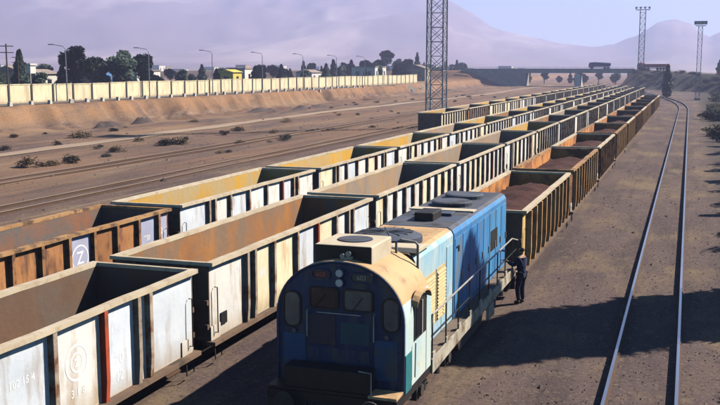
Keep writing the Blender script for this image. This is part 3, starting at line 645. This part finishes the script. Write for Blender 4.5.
# frame, walkway, sills, rails
MB().box(-HW, HW, -.52, 12.95, .60, .78).build('frame', 'l_black', loco)
for s in (-1, 1):
    x0, x1 = sorted((s * .96, s * (HW + .02))); MB().box(x0, x1, 1.96, 12.9, .782, .85).build('walkway', 'l_deck', loco)
    x0, x1 = sorted((s * (HW + .003), s * (HW + .045))); MB().prism([(1.96, .58), (5.0, .62), (9.0, .62), (12.9, .60), (12.9, .90), (1.96, .90)], 'x', x0, x1).build('side_sill', 'l_sill', loco)
    ys_ = [2.15 + 1.22 * k for k in range(9)]
    hr = MB().tube([(s * (HW - .02), 2.0, 1.55)] + [(s * (HW - .02), 2.15, 1.82)] + [(s * (HW - .02), 11.8, 1.82), (s * (HW - .02), 12.85, 1.60)], .022, 6).build('handrail', 'handrail', loco)
    for y in ys_:
        MB().tube([(s * (HW - .02), y, .86), (s * (HW - .02), y, 1.81)], .019, 5).build('stanchion', 'l_black', hr)
        MB().prism([(y - .16, .84), (y + .16, .84), (y + .1, 1.02), (y - .1, 1.02)], 'x', *sorted((s * (HW + .0), s * (HW + .03)))).build('stanchion_foot', 'l_sill', hr)
    MB().tube([(s * (HW - .02), 2.15, 1.35), (s * (HW - .02), 12.6, 1.35)], .014, 5).build('lower_rail', 'l_black', hr)
    for y, nm in ((-.28, 'front'), (12.6, 'rear')):
        st = MB().box(*sorted((s * 1.02, s * 1.33)), y - .2, y + .2, .14, .18).box(*sorted((s * 1.02, s * 1.33)), y - .2, y + .2, .42, .46).box(*sorted((s * 1.0, s * 1.02)), y - .22, y + .22, .1, .6).box(*sorted((s * 1.02, s * 1.33)), y - .225, y - .2, .1, .6).build('step_ladder', 'iron', loco)
# front platform, black equipment box, pilot
MB().box(-HW + .01, .74, -.50, -.04, .782, .84).build('front_platform', 'l_black', loco, bevel=.01); MB().box(.742, HW - .01, -.50, -.04, .782, .842).build('front_step_plate', 'l_beige', loco, bevel=.01)
MB().box(-1.0, .74, -.48, -.04, .842, 1.26).build('front_box', 'l_black', loco, bevel=.02)
MB().tube([(.80, -.46, .84), (.80, -.46, 1.27), (.55, -.46, 1.29)], .016, 5).build('grab_rail', 'handrail', loco)
MB().prism([(-.50, .60), (-.56, .45), (-.66, .10), (-.60, .10), (-.44, .60)], 'x', -1.25, 1.25).build('pilot_plough', 'l_black', loco, bevel=.01)
MB().box(-.12, .12, -.95, -.5, .40, .62).box(-.18, .18, -1.08, -.88, .36, .66).build('coupler', 'iron', loco, bevel=.02)
for x in (-.5, -.36, .36, .5): MB().tube([(x, -.52, .6), (x * 1.05, -.68, .45), (x * 1.05, -.7, .25)], .025, 6).build('brake_hose', 'l_black', loco)
for s in (-1, 1): MB().cyl((s * .88, -.62, .62), (0, 1, 0), .09, .25, 10).cyl((s * .88, -.76, .62), (0, 1, 0), .21, .04, 20).build('buffer', 'iron', loco)
MB().prism([(5.2, .56), (5.0, .46), (5.2, .12), (7.9, .12), (8.1, .46), (7.9, .56)], 'x', -1.2, 1.2).build('fuel_tank', 'iron', loco, bevel=.03)
for s in (-1, 1): MB().box(*sorted((s * 1.22, s * 1.3)), 8.4, 9.2, .1, .5).build('battery_box', 'l_sill', loco)
for yc in (2.6, 10.4):
    bo = MB()
    for s in (-1, 1):
        bo.prism([(-1.75, .34), (-1.45, .58), (1.45, .58), (1.75, .34), (1.35, .28), (.9, .44), (-.9, .44), (-1.35, .28)], 'x', s * 1.08 - .07, s * 1.08 + .07)
        for k in (-1.2, 1.2): bo.box(s * 1.08 - .14, s * 1.08 + .16, k - .2, k + .2, .22, .54).cyl((s * 1.26, k, .40), (1, 0, 0), .13, .1, 14)
        for k in (-.6, .6): bo.cyl((s * 1.12, k, .36), (0, 0, 1), .1, .32, 10)
    bo.box(-1.0, 1.0, -.3, .3, .35, .58)
    bo = bo.build('bogie', 'iron', loco, loc=(0, yc, 0))
    for k in (-1.2, 1.2):
        wh = MB()
        for s in (-1, 1): wh.cyl((s * .735, 0, .48), (1, 0, 0), .48, .13, 26).cyl((s * .67, 0, .48), (1, 0, 0), .515, .03, 26)
        wh.cyl((0, 0, .48), (1, 0, 0), .08, 1.9, 8).build('wheelset', 'iron', bo, loc=(0, k, 0))

# ---------------------------------------------------------------- person at the rear steps of the locomotive
def skin_obj(name, verts, edges, radii, m, parent, root=0, sub=2):
    me = bpy.data.meshes.new(name); me.from_pydata(verts, edges, []); me.materials.append(M[m])
    o = bpy.data.objects.new(name, me); col.objects.link(o); o.parent = parent
    sk = o.modifiers.new('skin', 'SKIN'); sk.use_smooth_shade = True
    for i, r in enumerate(radii): d = me.skin_vertices[0].data[i]; d.radius = r if isinstance(r, tuple) else (r, r); d.use_root = i == root
    s = o.modifiers.new('sub', 'SUBSURF'); s.levels = s.render_levels = sub; return o
per = empty('person', (-4.62, 28.75, 0), R(75)); tag(per, 'person in navy work clothes holding the handrail beside the locomotive', 'person')
# local: faces +y, x right
J = [(0, 0, .95), (0, .01, 1.12), (0, .02, 1.30), (0, .01, 1.46), (0, .02, 1.54),           # 0-4 pelvis..neck
     (.17, .01, 1.42), (.27, .04, 1.16), (.22, .24, 1.02), (.20, .31, 1.00),                    # 5-8 right arm bent
     (-.17, .02, 1.42), (-.26, .16, 1.22), (-.22, .38, 1.32), (-.21, .46, 1.34),                # 9-12 left arm reaching forward/up
     (.10, 0, .90), (.11, .03, .50), (.11, -.01, .10), (.12, .14, .05),                         # 13-16
     (-.10, 0, .90), (-.12, .08, .51), (-.11, .03, .10), (-.12, .18, .05)]
E_ = [(0, 1), (1, 2), (2, 3), (3, 4), (3, 5), (5, 6), (6, 7), (7, 8), (3, 9), (9, 10), (10, 11), (11, 12), (0, 13), (13, 14), (14, 15), (15, 16), (0, 17), (17, 18), (18, 19), (19, 20)]
RR = [(.15, .11), (.145, .10), (.17, .115), (.12, .09), .055, .075, .052, .04, .032, .075, .052, .04, .032, .09, .062, .045, .04, .09, .062, .045, .04]
skin_obj('body', J, E_, RR, 'skin', per)
grow = lambda r, k: tuple(v * k + .012 for v in r) if isinstance(r, tuple) else r * k + .012
ji = [0, 1, 2, 3, 5, 6, 7, 9, 10, 11]
skin_obj('jacket', [J[i] if i else (0, 0, .90) for i in ji], [(0, 1), (1, 2), (2, 3), (3, 4), (4, 5), (5, 6), (3, 7), (7, 8), (8, 9)], [grow(RR[i], 1.12) if i else .165 for i in ji], 'navy_cloth', per, 2)
ti = [0, 13, 14, 15, 17, 18, 19]
skin_obj('trousers', [J[i] for i in ti], [(0, 1), (1, 2), (2, 3), (0, 4), (4, 5), (5, 6)], [grow(RR[i], 1.15) if i else .13 for i in ti], 'navy_trouser', per)
for a, c in ((15, 16), (19, 20)): skin_obj('boot', [tuple(Vector(J[a]) + Vector((0, 0, .02))), (J[a][0], J[a][1], .05), J[c]], [(0, 1), (1, 2)], [.062, .058, .045], 'boot', per)
skin_obj('head', [(0, .02, 1.52), (0, .03, 1.60), (0, .045, 1.66), (0, .03, 1.72), (0, .125, 1.635)], [(0, 1), (1, 2), (2, 3), (1, 4)], [.05, (.072, .082), (.078, .095), (.06, .075), .016], 'skin', per)
skin_obj('hair', [(0, -.015, 1.62), (0, .0, 1.70), (0, .03, 1.745)], [(0, 1), (1, 2)], [.078, .088, .072], 'hair', per)
for w_, d_ in ((8, Vector((0, 1, -.25))), (12, Vector((0, 1, .1)))):
    p = Vector(J[w_]); vs_ = [tuple(p), tuple(p + d_.normalized() * .07)]; es = [(0, 1)]; rr = [.03, .034]
    for k, ln in enumerate((.055, .07, .065, .05)):
        q = p + d_.normalized() * .085 + Vector(((k - 1.5) * .021, 0, 0)); i = len(vs_)
        vs_ += [tuple(q), tuple(q + d_.normalized() * ln * .5), tuple(q + d_.normalized() * ln * .7 + Vector((0, 0, -ln * .5)))]; es += [(1, i), (i, i + 1), (i + 1, i + 2)]; rr += [.010, .009, .008]
    i = len(vs_); q = p + Vector((.035 if w_ == 12 else -.035, .02, 0)); vs_ += [tuple(q), tuple(q + d_.normalized() * .05 + Vector((0, 0, -.02)))]; es += [(0, i), (i, i + 1)]; rr += [.012, .010]
    skin_obj('hand', vs_, es, rr, 'skin', per, 0, 1)

# ---------------------------------------------------------------- boundary wall, road edge blocks, lamps
wl = empty('boundary_wall', (-82, 60, gz(-82, 120))); tag(wl, 'long cream concrete panel wall with dark posts across the far side of the yard', 'wall')
pm_ = MB().box(-.06, .06, .16, 4.34, -.3, 2.28).mesh('panel', 'wallcream'); cm_ = MB().box(-.11, .11, .02, 4.48, 2.282, 2.40).mesh('coping', 'wallcream'); po_ = MB().box(-.14, .16, -.15, .15, -.3, 2.45).mesh('post', 'post')
for k in range(52):
    y = .2 + 4.5 * (k - .02); dz = .06 * math.sin(k * .9) + .012 * k * 4.5 / 10
    inst('panel', pm_, wl, (0, y, dz)); inst('post', po_, wl, (0, y, dz)); inst('coping', cm_, wl, (.0, y, dz))
blk = MB().prism([(-.32, 0), (.32, 0), (.22, .55), (-.22, .55)], 'x', -.18, .18).mesh('kerb_block', 'whitewash')
for k in range(36):
    y = 94.9 + 3.75 * k + rs.uniform(-.5, .5); o = inst('kerb_block', blk, None, (-76.9 + rs.uniform(-.2, .2), y, gz(-76.9, y) - .03), rs.uniform(-.2, .2))
    tag(o, f'small whitewashed block on the road edge below the cream wall, {ORD[k]} from the left', 'concrete block', 'white blocks lining the road edge')
pole = MB().tube([(0, 0, 0), (0, 0, 4), (0, 0, 7.2), (-.25, -.12, 7.55), (-1.5, -.6, 7.8)], [.10, .08, .06, .05, .04], 7).mesh('pole', 'lattice')
lampm = MB().box(-.18, .18, -.4, .4, -.06, .07).mesh('lamp_head', 'lattice')
for k in range(8):
    y = 111.3 + 21.3 * k; e = empty('street_lamp', (-80.9, y, gz(-80.9, y) - .05)); tag(e, f'tall single-arm street lamp in front of the cream wall, {ORD[k]} from the left', 'street lamp', 'street lamps along the wall road')
    inst('pole', pole, e); inst('lamp_head', lampm, e, (-1.75, -.7, 7.8), R(-68))

# ---------------------------------------------------------------- lattice towers
def lattice(loc, wd, hgt, bay, label, taper=1.0, head=True, r=.055, plinth=True):
    e = empty('lighting_tower', loc); tag(e, label, 'lighting tower', None)
    n = int(hgt / bay); C4 = [(-1, -1), (1, -1), (1, 1), (-1, 1)]
    def P(i, z): s = wd / 2 * (1 - (1 - taper) * z / hgt); return (C4[i % 4][0] * s, C4[i % 4][1] * s, z)
    for i in range(4): MB().tube([P(i, 0), P(i, hgt)], r * 1.35, 6).build('leg', 'lattice', e)
    rung = [MB() for _ in range(4)]
    for i in range(4):
        for k in range(n):
            z0, z1 = k * bay, (k + 1) * bay
            rung[i].tube([P(i, z1), P(i + 1, z1)], r * .6, 4, cap=False).tube([P(i, z0), P(i + 1, z1)], r * .6, 4, cap=False).tube([P(i + 1, z0), P(i, z1)], r * .6, 4, cap=False)
        rung[i].build('bracing', 'lattice', e)
    if plinth: MB().box(-wd * .75, wd * .75, -wd * .75, wd * .75, -.4, .5).build('plinth', 'concrete', e)
    if head:
        hd = MB().box(-wd * 1.3, wd * 1.3, -wd * .8, wd * .8, hgt, hgt + .12).tube([(-wd * 1.3, -wd * .8, hgt + .9), (wd * 1.3, -wd * .8, hgt + .9)], .05, 5).build('platform', 'lattice', e)
        for k in range(4):
            x = wd * (-1.2 + .8 * k); MB().box(x - .35, x + .35, -wd * .8 - .35, -wd * .8, hgt + .3, hgt + 1.1).build('floodlight', 'lattice', e)
    return e
lattice((-29.6, 115.2, 0), 2.1, 30, 1.75, 'tall grey lattice lighting tower rising behind the leftmost train', .9, r=.075)
lattice((-17.9, 384, 0), 2.0, 29.5, 2.2, 'thin distant floodlight mast beside the overpass', 1.0, r=.10)
lattice((1.9, 236, 0), .9, 17, 1.4, 'short distant floodlight mast at the right beside the scrub slope', 1.0, r=.055)

# ---------------------------------------------------------------- overpass and trucks
ov = empty('overpass', (-43, 400, 0)); tag(ov, 'dark concrete road overpass crossing the far end of the yard', 'overpass')
MB().box(-48, 22, -4.2, 4.2, 5.55, 6.95).build('deck', 'concrete', ov)
for s in (-1, 1):
    MB().box(-48, 22, s * 4.0 - .12, s * 4.0 + .12, 6.952, 7.35).build('parapet', 'concrete', ov)
    ra = MB().tube([(-48, s * 4.0, 7.85), (22, s * 4.0, 7.85)], .06, 4).build('railing', 'lattice', ov)
    for k in range(24): MB().tube([(-48 + 3 * k, s * 4.0, 7.35), (-48 + 3 * k, s * 4.0, 7.86)], .05, 4).build('railing_post', 'lattice', ra)
MB().prism([(-1.3, -.5), (1.3, -.5), (1.0, 5.55), (-1.0, 5.55)], 'y', -3.6, 3.6).build('pier', 'h_white', ov)
MB().box(19.5, 23.5, -5.0, 5.0, -.5, 5.55).build('abutment', 'concrete', ov); MB().box(-49, -21, -5.0, 5.0, -.5, 5.55).build('abutment', 'concrete', ov)
tw = MB().cyl((0, 0, .52), (1, 0, 0), .52, .34, 14).mesh('wheel', 'tyre')
def truck(loc, rz, label, body, length, kind):
    e = empty('lorry', loc, rz); tag(e, label, 'lorry', None)
    l = length / 2
    MB().box(-.45, .45, -l, l, .6, .9).build('chassis', 'tyre', e)
    c = MB().prism([(l - 2.0, .8), (l - .05, .8), (l, 1.7), (l - .35, 2.75), (l - 2.0, 2.85)], 'x', -1.2, 1.2).build('cab', body, e, bevel=.06)
    MB().prism([(l + .005, 1.75), (l - .30, 2.60), (l - .28, 2.62), (l + .03, 1.76)], 'x', -1.05, 1.05).build('windscreen', 'glass', c)
    for s in (-1, 1): MB().box(*sorted((s * 1.2, s * 1.215)), l - 1.5, l - .6, 1.75, 2.5).build('side_window', 'glass', c)
    if kind == 'dump': MB().prism([(-l, 1.5), (-l + .7, 1.05), (l - 2.2, 1.05), (l - 2.2, 2.9), (-l, 2.5)], 'x', -1.25, 1.25).build('dump_body', body, e, bevel=.04)
    else:
        MB().box(-1.25, 1.25, -l, l - 2.3, 1.05, 1.25).build('load_bed', 'tyre', e); MB().box(-1.25, 1.25, -l, l - 2.3, 1.252, 2.35).build('side_boards', body, e, bevel=.03)
    for y in ([l - 1.2, -l + 1.0, -l + 2.3] if kind == 'dump' else [l - 1.2, l - 3.6, -l + 1.0, -l + 2.3, -l + 3.6]):
        for s in (-1, 1): inst('wheel', tw, e, (s * 1.02, y, 0))
truck((-34.5, 398, 7.05), R(90), 'dark blue dump lorry driving on the overpass', 'truck_blue', 8.6, 'dump')
truck((-13.4, 382.5, 6.72), R(60), 'long red lorry on the embankment right of the overpass', 'truck_red', 12.5, 'flat')

# ---------------------------------------------------------------- vegetation
def crown_mesh(name, h, r, z0, kind, nl, size, m, seed):
    q = random.Random(seed); vs_ = []; fs = []
    blobs = []
    if kind == 'round':
        for k in range(13):
            a = q.uniform(0, 6.28); rr = r * q.uniform(.15, .72); zz = z0 + (h - z0) * q.uniform(.18, .86); blobs.append((rr * math.cos(a), rr * math.sin(a), zz, r * q.uniform(.28, .48)))
        blobs.append((0, 0, h - r * .4, r * .4))
    for k in range(nl):
        if kind == 'cone':
            t = q.random() ** .75; z = z0 + (h - z0) * t; prof_ = (r * (1 - t) ** .75 * min(1, .35 + 3 * t) + .05) * (1 + .22 * math.sin(z * 3.1 + seed)); a = q.uniform(0, 6.28); rr = prof_ * q.uniform(.55, 1.0); c = Vector((rr * math.cos(a), rr * math.sin(a), z))
        elif kind == 'column':
            t = q.random(); z = z0 + (h - z0) * t; prof_ = r * min(1, 1.9 * (1 - t) ** .6) * min(1, .55 + 2 * t) * (1 + .12 * math.sin(z * 2.3 + seed)); a = q.uniform(0, 6.28); rr = prof_ * q.uniform(.1, 1.0) ** .5; c = Vector((rr * math.cos(a), rr * math.sin(a), z))
        else:
            bx, by, bz, br = q.choice(blobs); d = Vector((q.gauss(0, 1), q.gauss(0, 1), q.gauss(0, 1))).normalized() * br * q.uniform(.45, 1.05); c = Vector((bx, by, bz)) + Vector((d.x, d.y, d.z * .8))
        u = Vector((q.gauss(0, 1), q.gauss(0, 1), q.gauss(0, 1))).normalized(); v = u.orthogonal().normalized(); s1 = size * q.uniform(.6, 1.3); s2 = s1 * q.uniform(.35, .7)
        i = len(vs_); vs_ += [c - u * s1, c + v * s2, c + u * s1, c - v * s2]; fs.append((i, i + 1, i + 2, i + 3))
    me = bpy.data.meshes.new(name); me.from_pydata(vs_, [], fs); me.materials.append(M[m]); return me
def trunk_mesh(h, r, z0, kind, seed):
    q = random.Random(seed); b = MB().tube([(0, 0, -.3), (.03, .02, h * .3), (-.03, .04, h * .6), (0, 0, h * .9)], [r * .09 + .05, r * .07 + .04, r * .045 + .02, .02], 7)
    if kind != 'column':
        for k in range(6):
            a = q.uniform(0, 6.28); zz = z0 + (h - z0) * q.uniform(.05, .6); rr = r * q.uniform(.4, .75); b.tube([(0, 0, zz), (rr * .5 * math.cos(a), rr * .5 * math.sin(a), zz + rr * .35), (rr * math.cos(a), rr * math.sin(a), zz + rr * .6)], [.09, .06, .02], 5)
    return b.mesh('trunk', 'bark')
TM = {}
for nm, h, r, z0, kind, nl, sz, m in (('pine', 8.4, 3.4, 1.8, 'round', 5200, .34, 'leaf_dark'), ('pine2', 7.6, 3.0, 1.5, 'round', 4600, .33, 'leaf_mid'), ('cypress', 7.2, 1.5, .3, 'cone', 3800, .26, 'leaf_dark'),
                                      ('spruce', 6.5, 2.0, .5, 'cone', 3200, .30, 'leaf_dark'), ('bushy', 5.0, 2.4, .6, 'round', 3200, .32, 'leaf_mid'), ('cypress_tall', 13.6, 2.25, .6, 'column', 21000, .36, 'leaf_dark'), ('yard', 5.6, 1.7, 1.4, 'round', 1500, .2, 'leaf_mid')):
    TM[nm] = (crown_mesh('crown', h, r, z0, kind, nl, sz, m, len(TM) + 3), trunk_mesh(h, r, z0, kind, len(TM)))
def tree(nm, x, y, label, group, s=1.0, rz=0, name='tree', z=None):
    e = empty(name, (x, y, gz(x, y) if z is None else z), rz); e.scale = (s, s, s); tag(e, label, 'tree', group); inst('crown', TM[nm][0], e); inst('trunk', TM[nm][1], e); return e
GT = 'trees behind the cream wall'
# individually recognisable trees on the left (position along a line behind the wall)
for nm, x, y, s, lab in (('cypress', -95, 119.4, 1.0, 'narrow dark cypress behind the wall near the left edge'), ('pine', -97, 135.5, .98, 'broad dark pine behind the wall, the large one nearest the cypress'),
                         ('spruce', -96, 131.0, .78, 'small pointed conifer in front of the broad pine'), ('pine2', -100, 147, .88, 'medium round tree between the two large dark pines'), ('pine', -95, 147.5, .92, 'large dark pine left of the street lamp middle of the tree row'),
                         ('pine2', -96, 154.5, .96, 'round-topped dark pine touching the large pine on its right'), ('bushy', -97, 127, .8, 'low dark bush tree right of the narrow cypress'), ('bushy', -97, 143, .85, 'low bushy tree under the medium round tree'),
                         ('spruce', -98, 160, .8, 'short conifer right of the large pines'), ('bushy', -96, 115, .9, 'low bush tree left of the narrow cypress')):
    tree(nm, x, y, lab, GT, s, rs.uniform(0, 6))
for k in range(104):
    y = 163 + k * 3.9 + rs.uniform(-3, 3); x = -99 - (k % 5) * 9 + rs.uniform(-4, 4) - max(0, k - 35) * .35
    tree(rs.choice(['bushy', 'spruce', 'pine2', 'bushy', 'cypress']), x, y, 'hazy dark green tree in the long row behind the cream wall', 'trees in the hazy row behind the wall', rs.uniform(.6, .92) if k < 40 else rs.uniform(.8, 1.25), rs.uniform(0, 6))
for k in range(24):
    tree(rs.choice(['bushy', 'pine2', 'spruce']), -150 + k * 5.2 + rs.uniform(-2, 2), 430 + rs.uniform(0, 60), 'faint bluish tree in the far belt behind the overpass', 'trees of the far belt', rs.uniform(.7, 1.1), rs.uniform(0, 6), z=0)
tree('cypress', -5.2, 252, 'dark conifer standing alone where the bright track curves left', None, 1.15, 1)
tree('spruce', 9.5, 345, 'small dark tree on the skyline road at the right edge', None, .75, 2)
# trees on the right, outside the frame, whose shadows fall across the bright track
tree('cypress_tall', 5.3, 33.6, 'tall dense cypress beside the bright track', None, 1.0, 0)
for k, (x, y, s) in enumerate([(5.0, 43.5, .78), (6.2, 47.6, .85), (5.2, 53, .75), (6.8, 58, .95), (6.0, 63.5, .85), (8.6, 70, 1.2), (6.6, 76, .9), (9.5, 83, 1.35), (9.0, 92, 1.3), (11, 101, 1.4), (10, 112, 1.3), (12, 123, 1.5), (12.5, 136, 1.5), (14, 150, 1.6), (4.3, 24.4, .62), (4.0, 38.6, .5)]):
    tree('yard', x, y, f'small leafy tree lining the right side of the bright track, {ORD[k]} of the row', 'trees lining the right side of the track', s, k * 1.7)
def scrub_mesh(seed, m):
    return crown_mesh('dry_shrub', .62, .75, .02, 'round', 900, .055, m, seed)
SH = [scrub_mesh(40 + i, 'scrub_tan') for i in range(3)] + [scrub_mesh(50 + i, 'scrub_green') for i in range(3)]
def shrub(x, y, s, i, label, group):
    o = inst('shrub', SH[i], None, (x, y, gz(x, y) - .03), rs.uniform(0, 6), (s * rs.uniform(1, 1.5), s * rs.uniform(1, 1.5), s * rs.uniform(.7, 1))); tag(o, label, 'shrub', group)
SHL = ['dry shrub nearest the left edge on the bare strip', 'small dry shrub beside the leftmost one on the bare strip', 'dry shrub third from the left edge on the bare strip', 'low broad shrub beyond the dirt road near the spoil heaps', 'small dry shrub just left of the twin shrubs on the strip', 'left one of the twin dry shrubs in mid strip', 'right one of the twin dry shrubs in mid strip', 'dry shrub next to the dirt road behind the twin shrubs', 'dry shrub right of the twin shrubs, nearer the outermost track', 'dry shrub near the dirt road farther right than the twin shrubs', 'small dry shrub close to the outermost track, right of the twin shrubs', 'farthest dry shrub near the dirt road']
for k, (x, y, s) in enumerate(((-46.0, 58.3, 1.3), (-45.1, 59.6, .9), (-45.2, 62, 1.2), (-60.4, 85, 1.5), (-47, 71.5, 1.0), (-46.5, 78.6, 1.3), (-45.7, 80.1, 1.3), (-51.4, 82.2, .9), (-48, 94, .9), (-50, 101, 1.1), (-44, 98, .8), (-52, 120, 1.2))):
    shrub(x, y, s, rs.randrange(3), SHL[k], 'dry shrubs on the left strip')
for k in range(60):
    shrub(rs.uniform(-68, -36), rs.uniform(52, 260), rs.uniform(.35, .8), rs.randrange(6), 'small dry tuft scattered over the bare left yard', 'dry tufts of the left yard')
for k in range(90):
    y = rs.uniform(95, 330); x = .031 * y + rs.uniform(-1.6, 4.5)
    if 170 < y and x < 4: x += 2.5
    shrub(x, y, rs.uniform(1.0, 2.5), 3 + rs.randrange(3), 'dark green scrub bush on the shaded slope at the right edge', 'scrub bushes of the right-hand slope')

for k in range(75):
    t = rs.random(); off = rs.uniform(4.5, 17); bx_, by_ = (-21 + 30.5 * t, 400 - 70 * t) if k < 38 else (9.5 + 25 * t, 330 - 57 * t)
    x = bx_ - .9 * off * .45; y = by_ - off
    if x > -20: shrub(x, y, rs.uniform(.9, 2.4), 3 + rs.randrange(3), 'dark green scrub bush on the embankment below the overpass road', 'scrub bushes of the overpass embankment')
# dark spoil heaps at the foot of the eroded bank
D('spoil', (.10, .072, .062), (.060, .045, .045), 1.5, rough=1, bump=1, bscale=4)
for k, (x, y, sx, sy, hh, lab) in enumerate(((-69.5, 104, 1.6, 3.4, 1.3, 'dark spoil heap at the foot of the bank, nearest the left edge'), (-69, 111, 1.3, 2.6, 1.2, 'dark spoil heap just right of the first one'), (-68.5, 148, 2.2, 6.5, 1.1, 'long low dark spoil heap on the yard middle left'),
                                             (-66, 158, 1.6, 5.0, .9, 'low dark spoil heap right of the long one'), (-68, 172, 1.5, 5.0, .8, 'faint dark spoil heap farthest along the bank'))):
    b = MB(); n_ = 16
    for j in range(n_ + 1):
        for i in range(n_ + 1):
            u, v = 2 * i / n_ - 1, 2 * j / n_ - 1; r_ = math.hypot(u, v); px, py = x + u * sx, y + v * sy
            b.v.append((u * sx, v * sy, gz(px, py) - gz(x, y) - .08 + hh * .6 * sm(1, .25, r_) * (1 + .8 * fbm(px * .55, py * .55, k, 4)) ))
    b.f = [(j * (n_ + 1) + i, j * (n_ + 1) + i + 1, (j + 1) * (n_ + 1) + i + 1, (j + 1) * (n_ + 1) + i) for j in range(n_) for i in range(n_)]; b.m = [0] * len(b.f)
    tag(b.build('spoil_heap', 'spoil', None, True, loc=(x, y, gz(x, y))), lab, 'earth heap', 'spoil heaps along the bank')
# ---------------------------------------------------------------- houses, sheds, poles behind the wall
def house(x, y, wx, wy, hh, m, roof, label, group, z=None, flat=False, name='house'):
    e = empty(name, (x, y, gz(x, y) if z is None else z)); tag(e, label, 'house', group)
    wl_ = MB().box(-wx / 2, wx / 2, -wy / 2, wy / 2, -.5, hh).build('wall', m, e)
    if flat: MB().box(-wx / 2 - .15, wx / 2 + .15, -wy / 2 - .15, wy / 2 + .15, hh + .002, hh + .3).build('roof', roof, e)
    else: MB().prism([(-wx / 2 - .3, hh), (wx / 2 + .3, hh), (0, hh + wx * .18)], 'y', -wy / 2 - .3, wy / 2 + .3).build('roof', roof, e)
    n = max(1, int(wx / 3))
    for k in range(n):
        xx = -wx / 2 + wx * (k + .5) / n; MB().box(xx - .55, xx + .55, -wy / 2 - .03, -wy / 2 + .02, hh * .35, hh * .75).build('window', 'glass', e)
    for k in range(max(1, int(wy / 3.5))):
        yy = -wy / 2 + wy * (k + .5) / max(1, int(wy / 3.5)); MB().box(wx / 2 - .02, wx / 2 + .03, yy - .55, yy + .55, hh * .35, hh * .75).build('window', 'glass', e)
    return e
for x, y, wx, wy, hh, m, rf, fl, lab in ((-106, 138, 4.5, 4.5, 3.6, 'h_white', 'h_roof', False, 'small white house partly hidden left of the broad pine'), (-110, 160, 5, 5, 4.6, 'h_blue', 'h_roof', True, 'low blue shed behind the wall between the dark pines'),
                                         (-108, 172, 6, 9, 4.0, 'h_white', 'h_roof', True, 'low white shed right of the blue shed'), (-100, 199, 3.6, 4.5, 3.7, 'h_yellow', 'h_yellow', False, 'bright yellow shed behind the wall at the tree row end'),
                                         (-101, 207, 4, 5, 4.4, 'h_white', 'h_roof', True, 'small white building next to the yellow shed'), (-120, 150, 6, 6, 4.0, 'h_tan', 'h_roof', False, 'tan gabled house behind the pines'),
                                         (-98, 125.5, 1.3, 1.3, 5.0, 'h_white', 'h_white', True, 'narrow white kiosk tower right of the narrow cypress'), (-106, 262, 5, 8, 3.4, 'h_white', 'h_roof', False, 'long white shed behind the far part of the wall'), (-118, 118, 5, 6, 3.2, 'h_white', 'h_roof', True, 'flat white building at the left edge behind the wall'),
                                         (-100, 300, 8, 12, 5, 'h_white', 'h_roof', True, 'pale flat building beyond the end of the wall'), (-96, 345, 8, 8, 4.6, 'h_tan', 'h_roof', False, 'tan house beyond the end of the wall')):
    house(x, y, wx, wy, hh, m, rf, lab, 'buildings behind the wall', None, fl)
for k in range(46):
    a = R(rs.uniform(-41, -9)); r_ = rs.uniform(700, 1240); x, y = r_ * math.sin(a), r_ * math.cos(a)
    house(x, y, rs.uniform(7, 14), rs.uniform(8, 12), rs.uniform(4, 8), rs.choice(['h_white', 'h_white', 'h_tan']), 'h_roof', 'tiny pale building of the far town on the plain', 'buildings of the far town', 2.7 if x < -84 else 0, True)
up = MB().tube([(0, 0, -.3), (0, 0, 8)], [.14, .10], 7).mesh('pole', 'bark'); ca = MB().box(-1.0, 1.0, -.06, .06, 0, .12).mesh('crossarm', 'bark')
for x, y, s, lab in ((-92, 112.9, 1.0, 'dark utility pole with two crossarms at the left edge'), (-93, 116.5, .8, 'shorter utility pole right of the left-edge pole')):
    e = empty('utility_pole', (x, y, gz(x, y))); e.scale = (s, s, s); tag(e, lab, 'utility pole'); inst('pole', up, e); inst('crossarm', ca, e, (0, 0, 7.6), R(50)); inst('crossarm', ca, e, (0, 0, 6.7), R(50))

# ---------------------------------------------------------------- loose stones on the ground
b = MB(); q = random.Random(5)
for k in range(5200):
    if k < 4200: x = q.uniform(-4.4, 3.4); y = 17 + 60 * q.random() ** 1.5
    else: x = q.uniform(-60, -29); y = q.uniform(36, 130)
    s = q.uniform(.012, .045) * (1 if k < 4200 else 2.6) * (2.2 if q.random() < .03 else 1); z = gz(x, y)
    c = [(x + s * dx * q.uniform(.6, 1.3), y + s * dy * q.uniform(.6, 1.3), z + s * dz * q.uniform(.5, 1.0)) for dx, dy, dz in ((1, 0, 0), (0, 1, 0), (-1, 0, 0), (0, -1, 0), (0, 0, 1))]
    b.add(c, [(0, 1, 4), (1, 2, 4), (2, 3, 4), (3, 0, 4)])
tag(b.build('gravel', 'stone'), 'loose stones scattered over the yard soil', None, None, 'stuff')
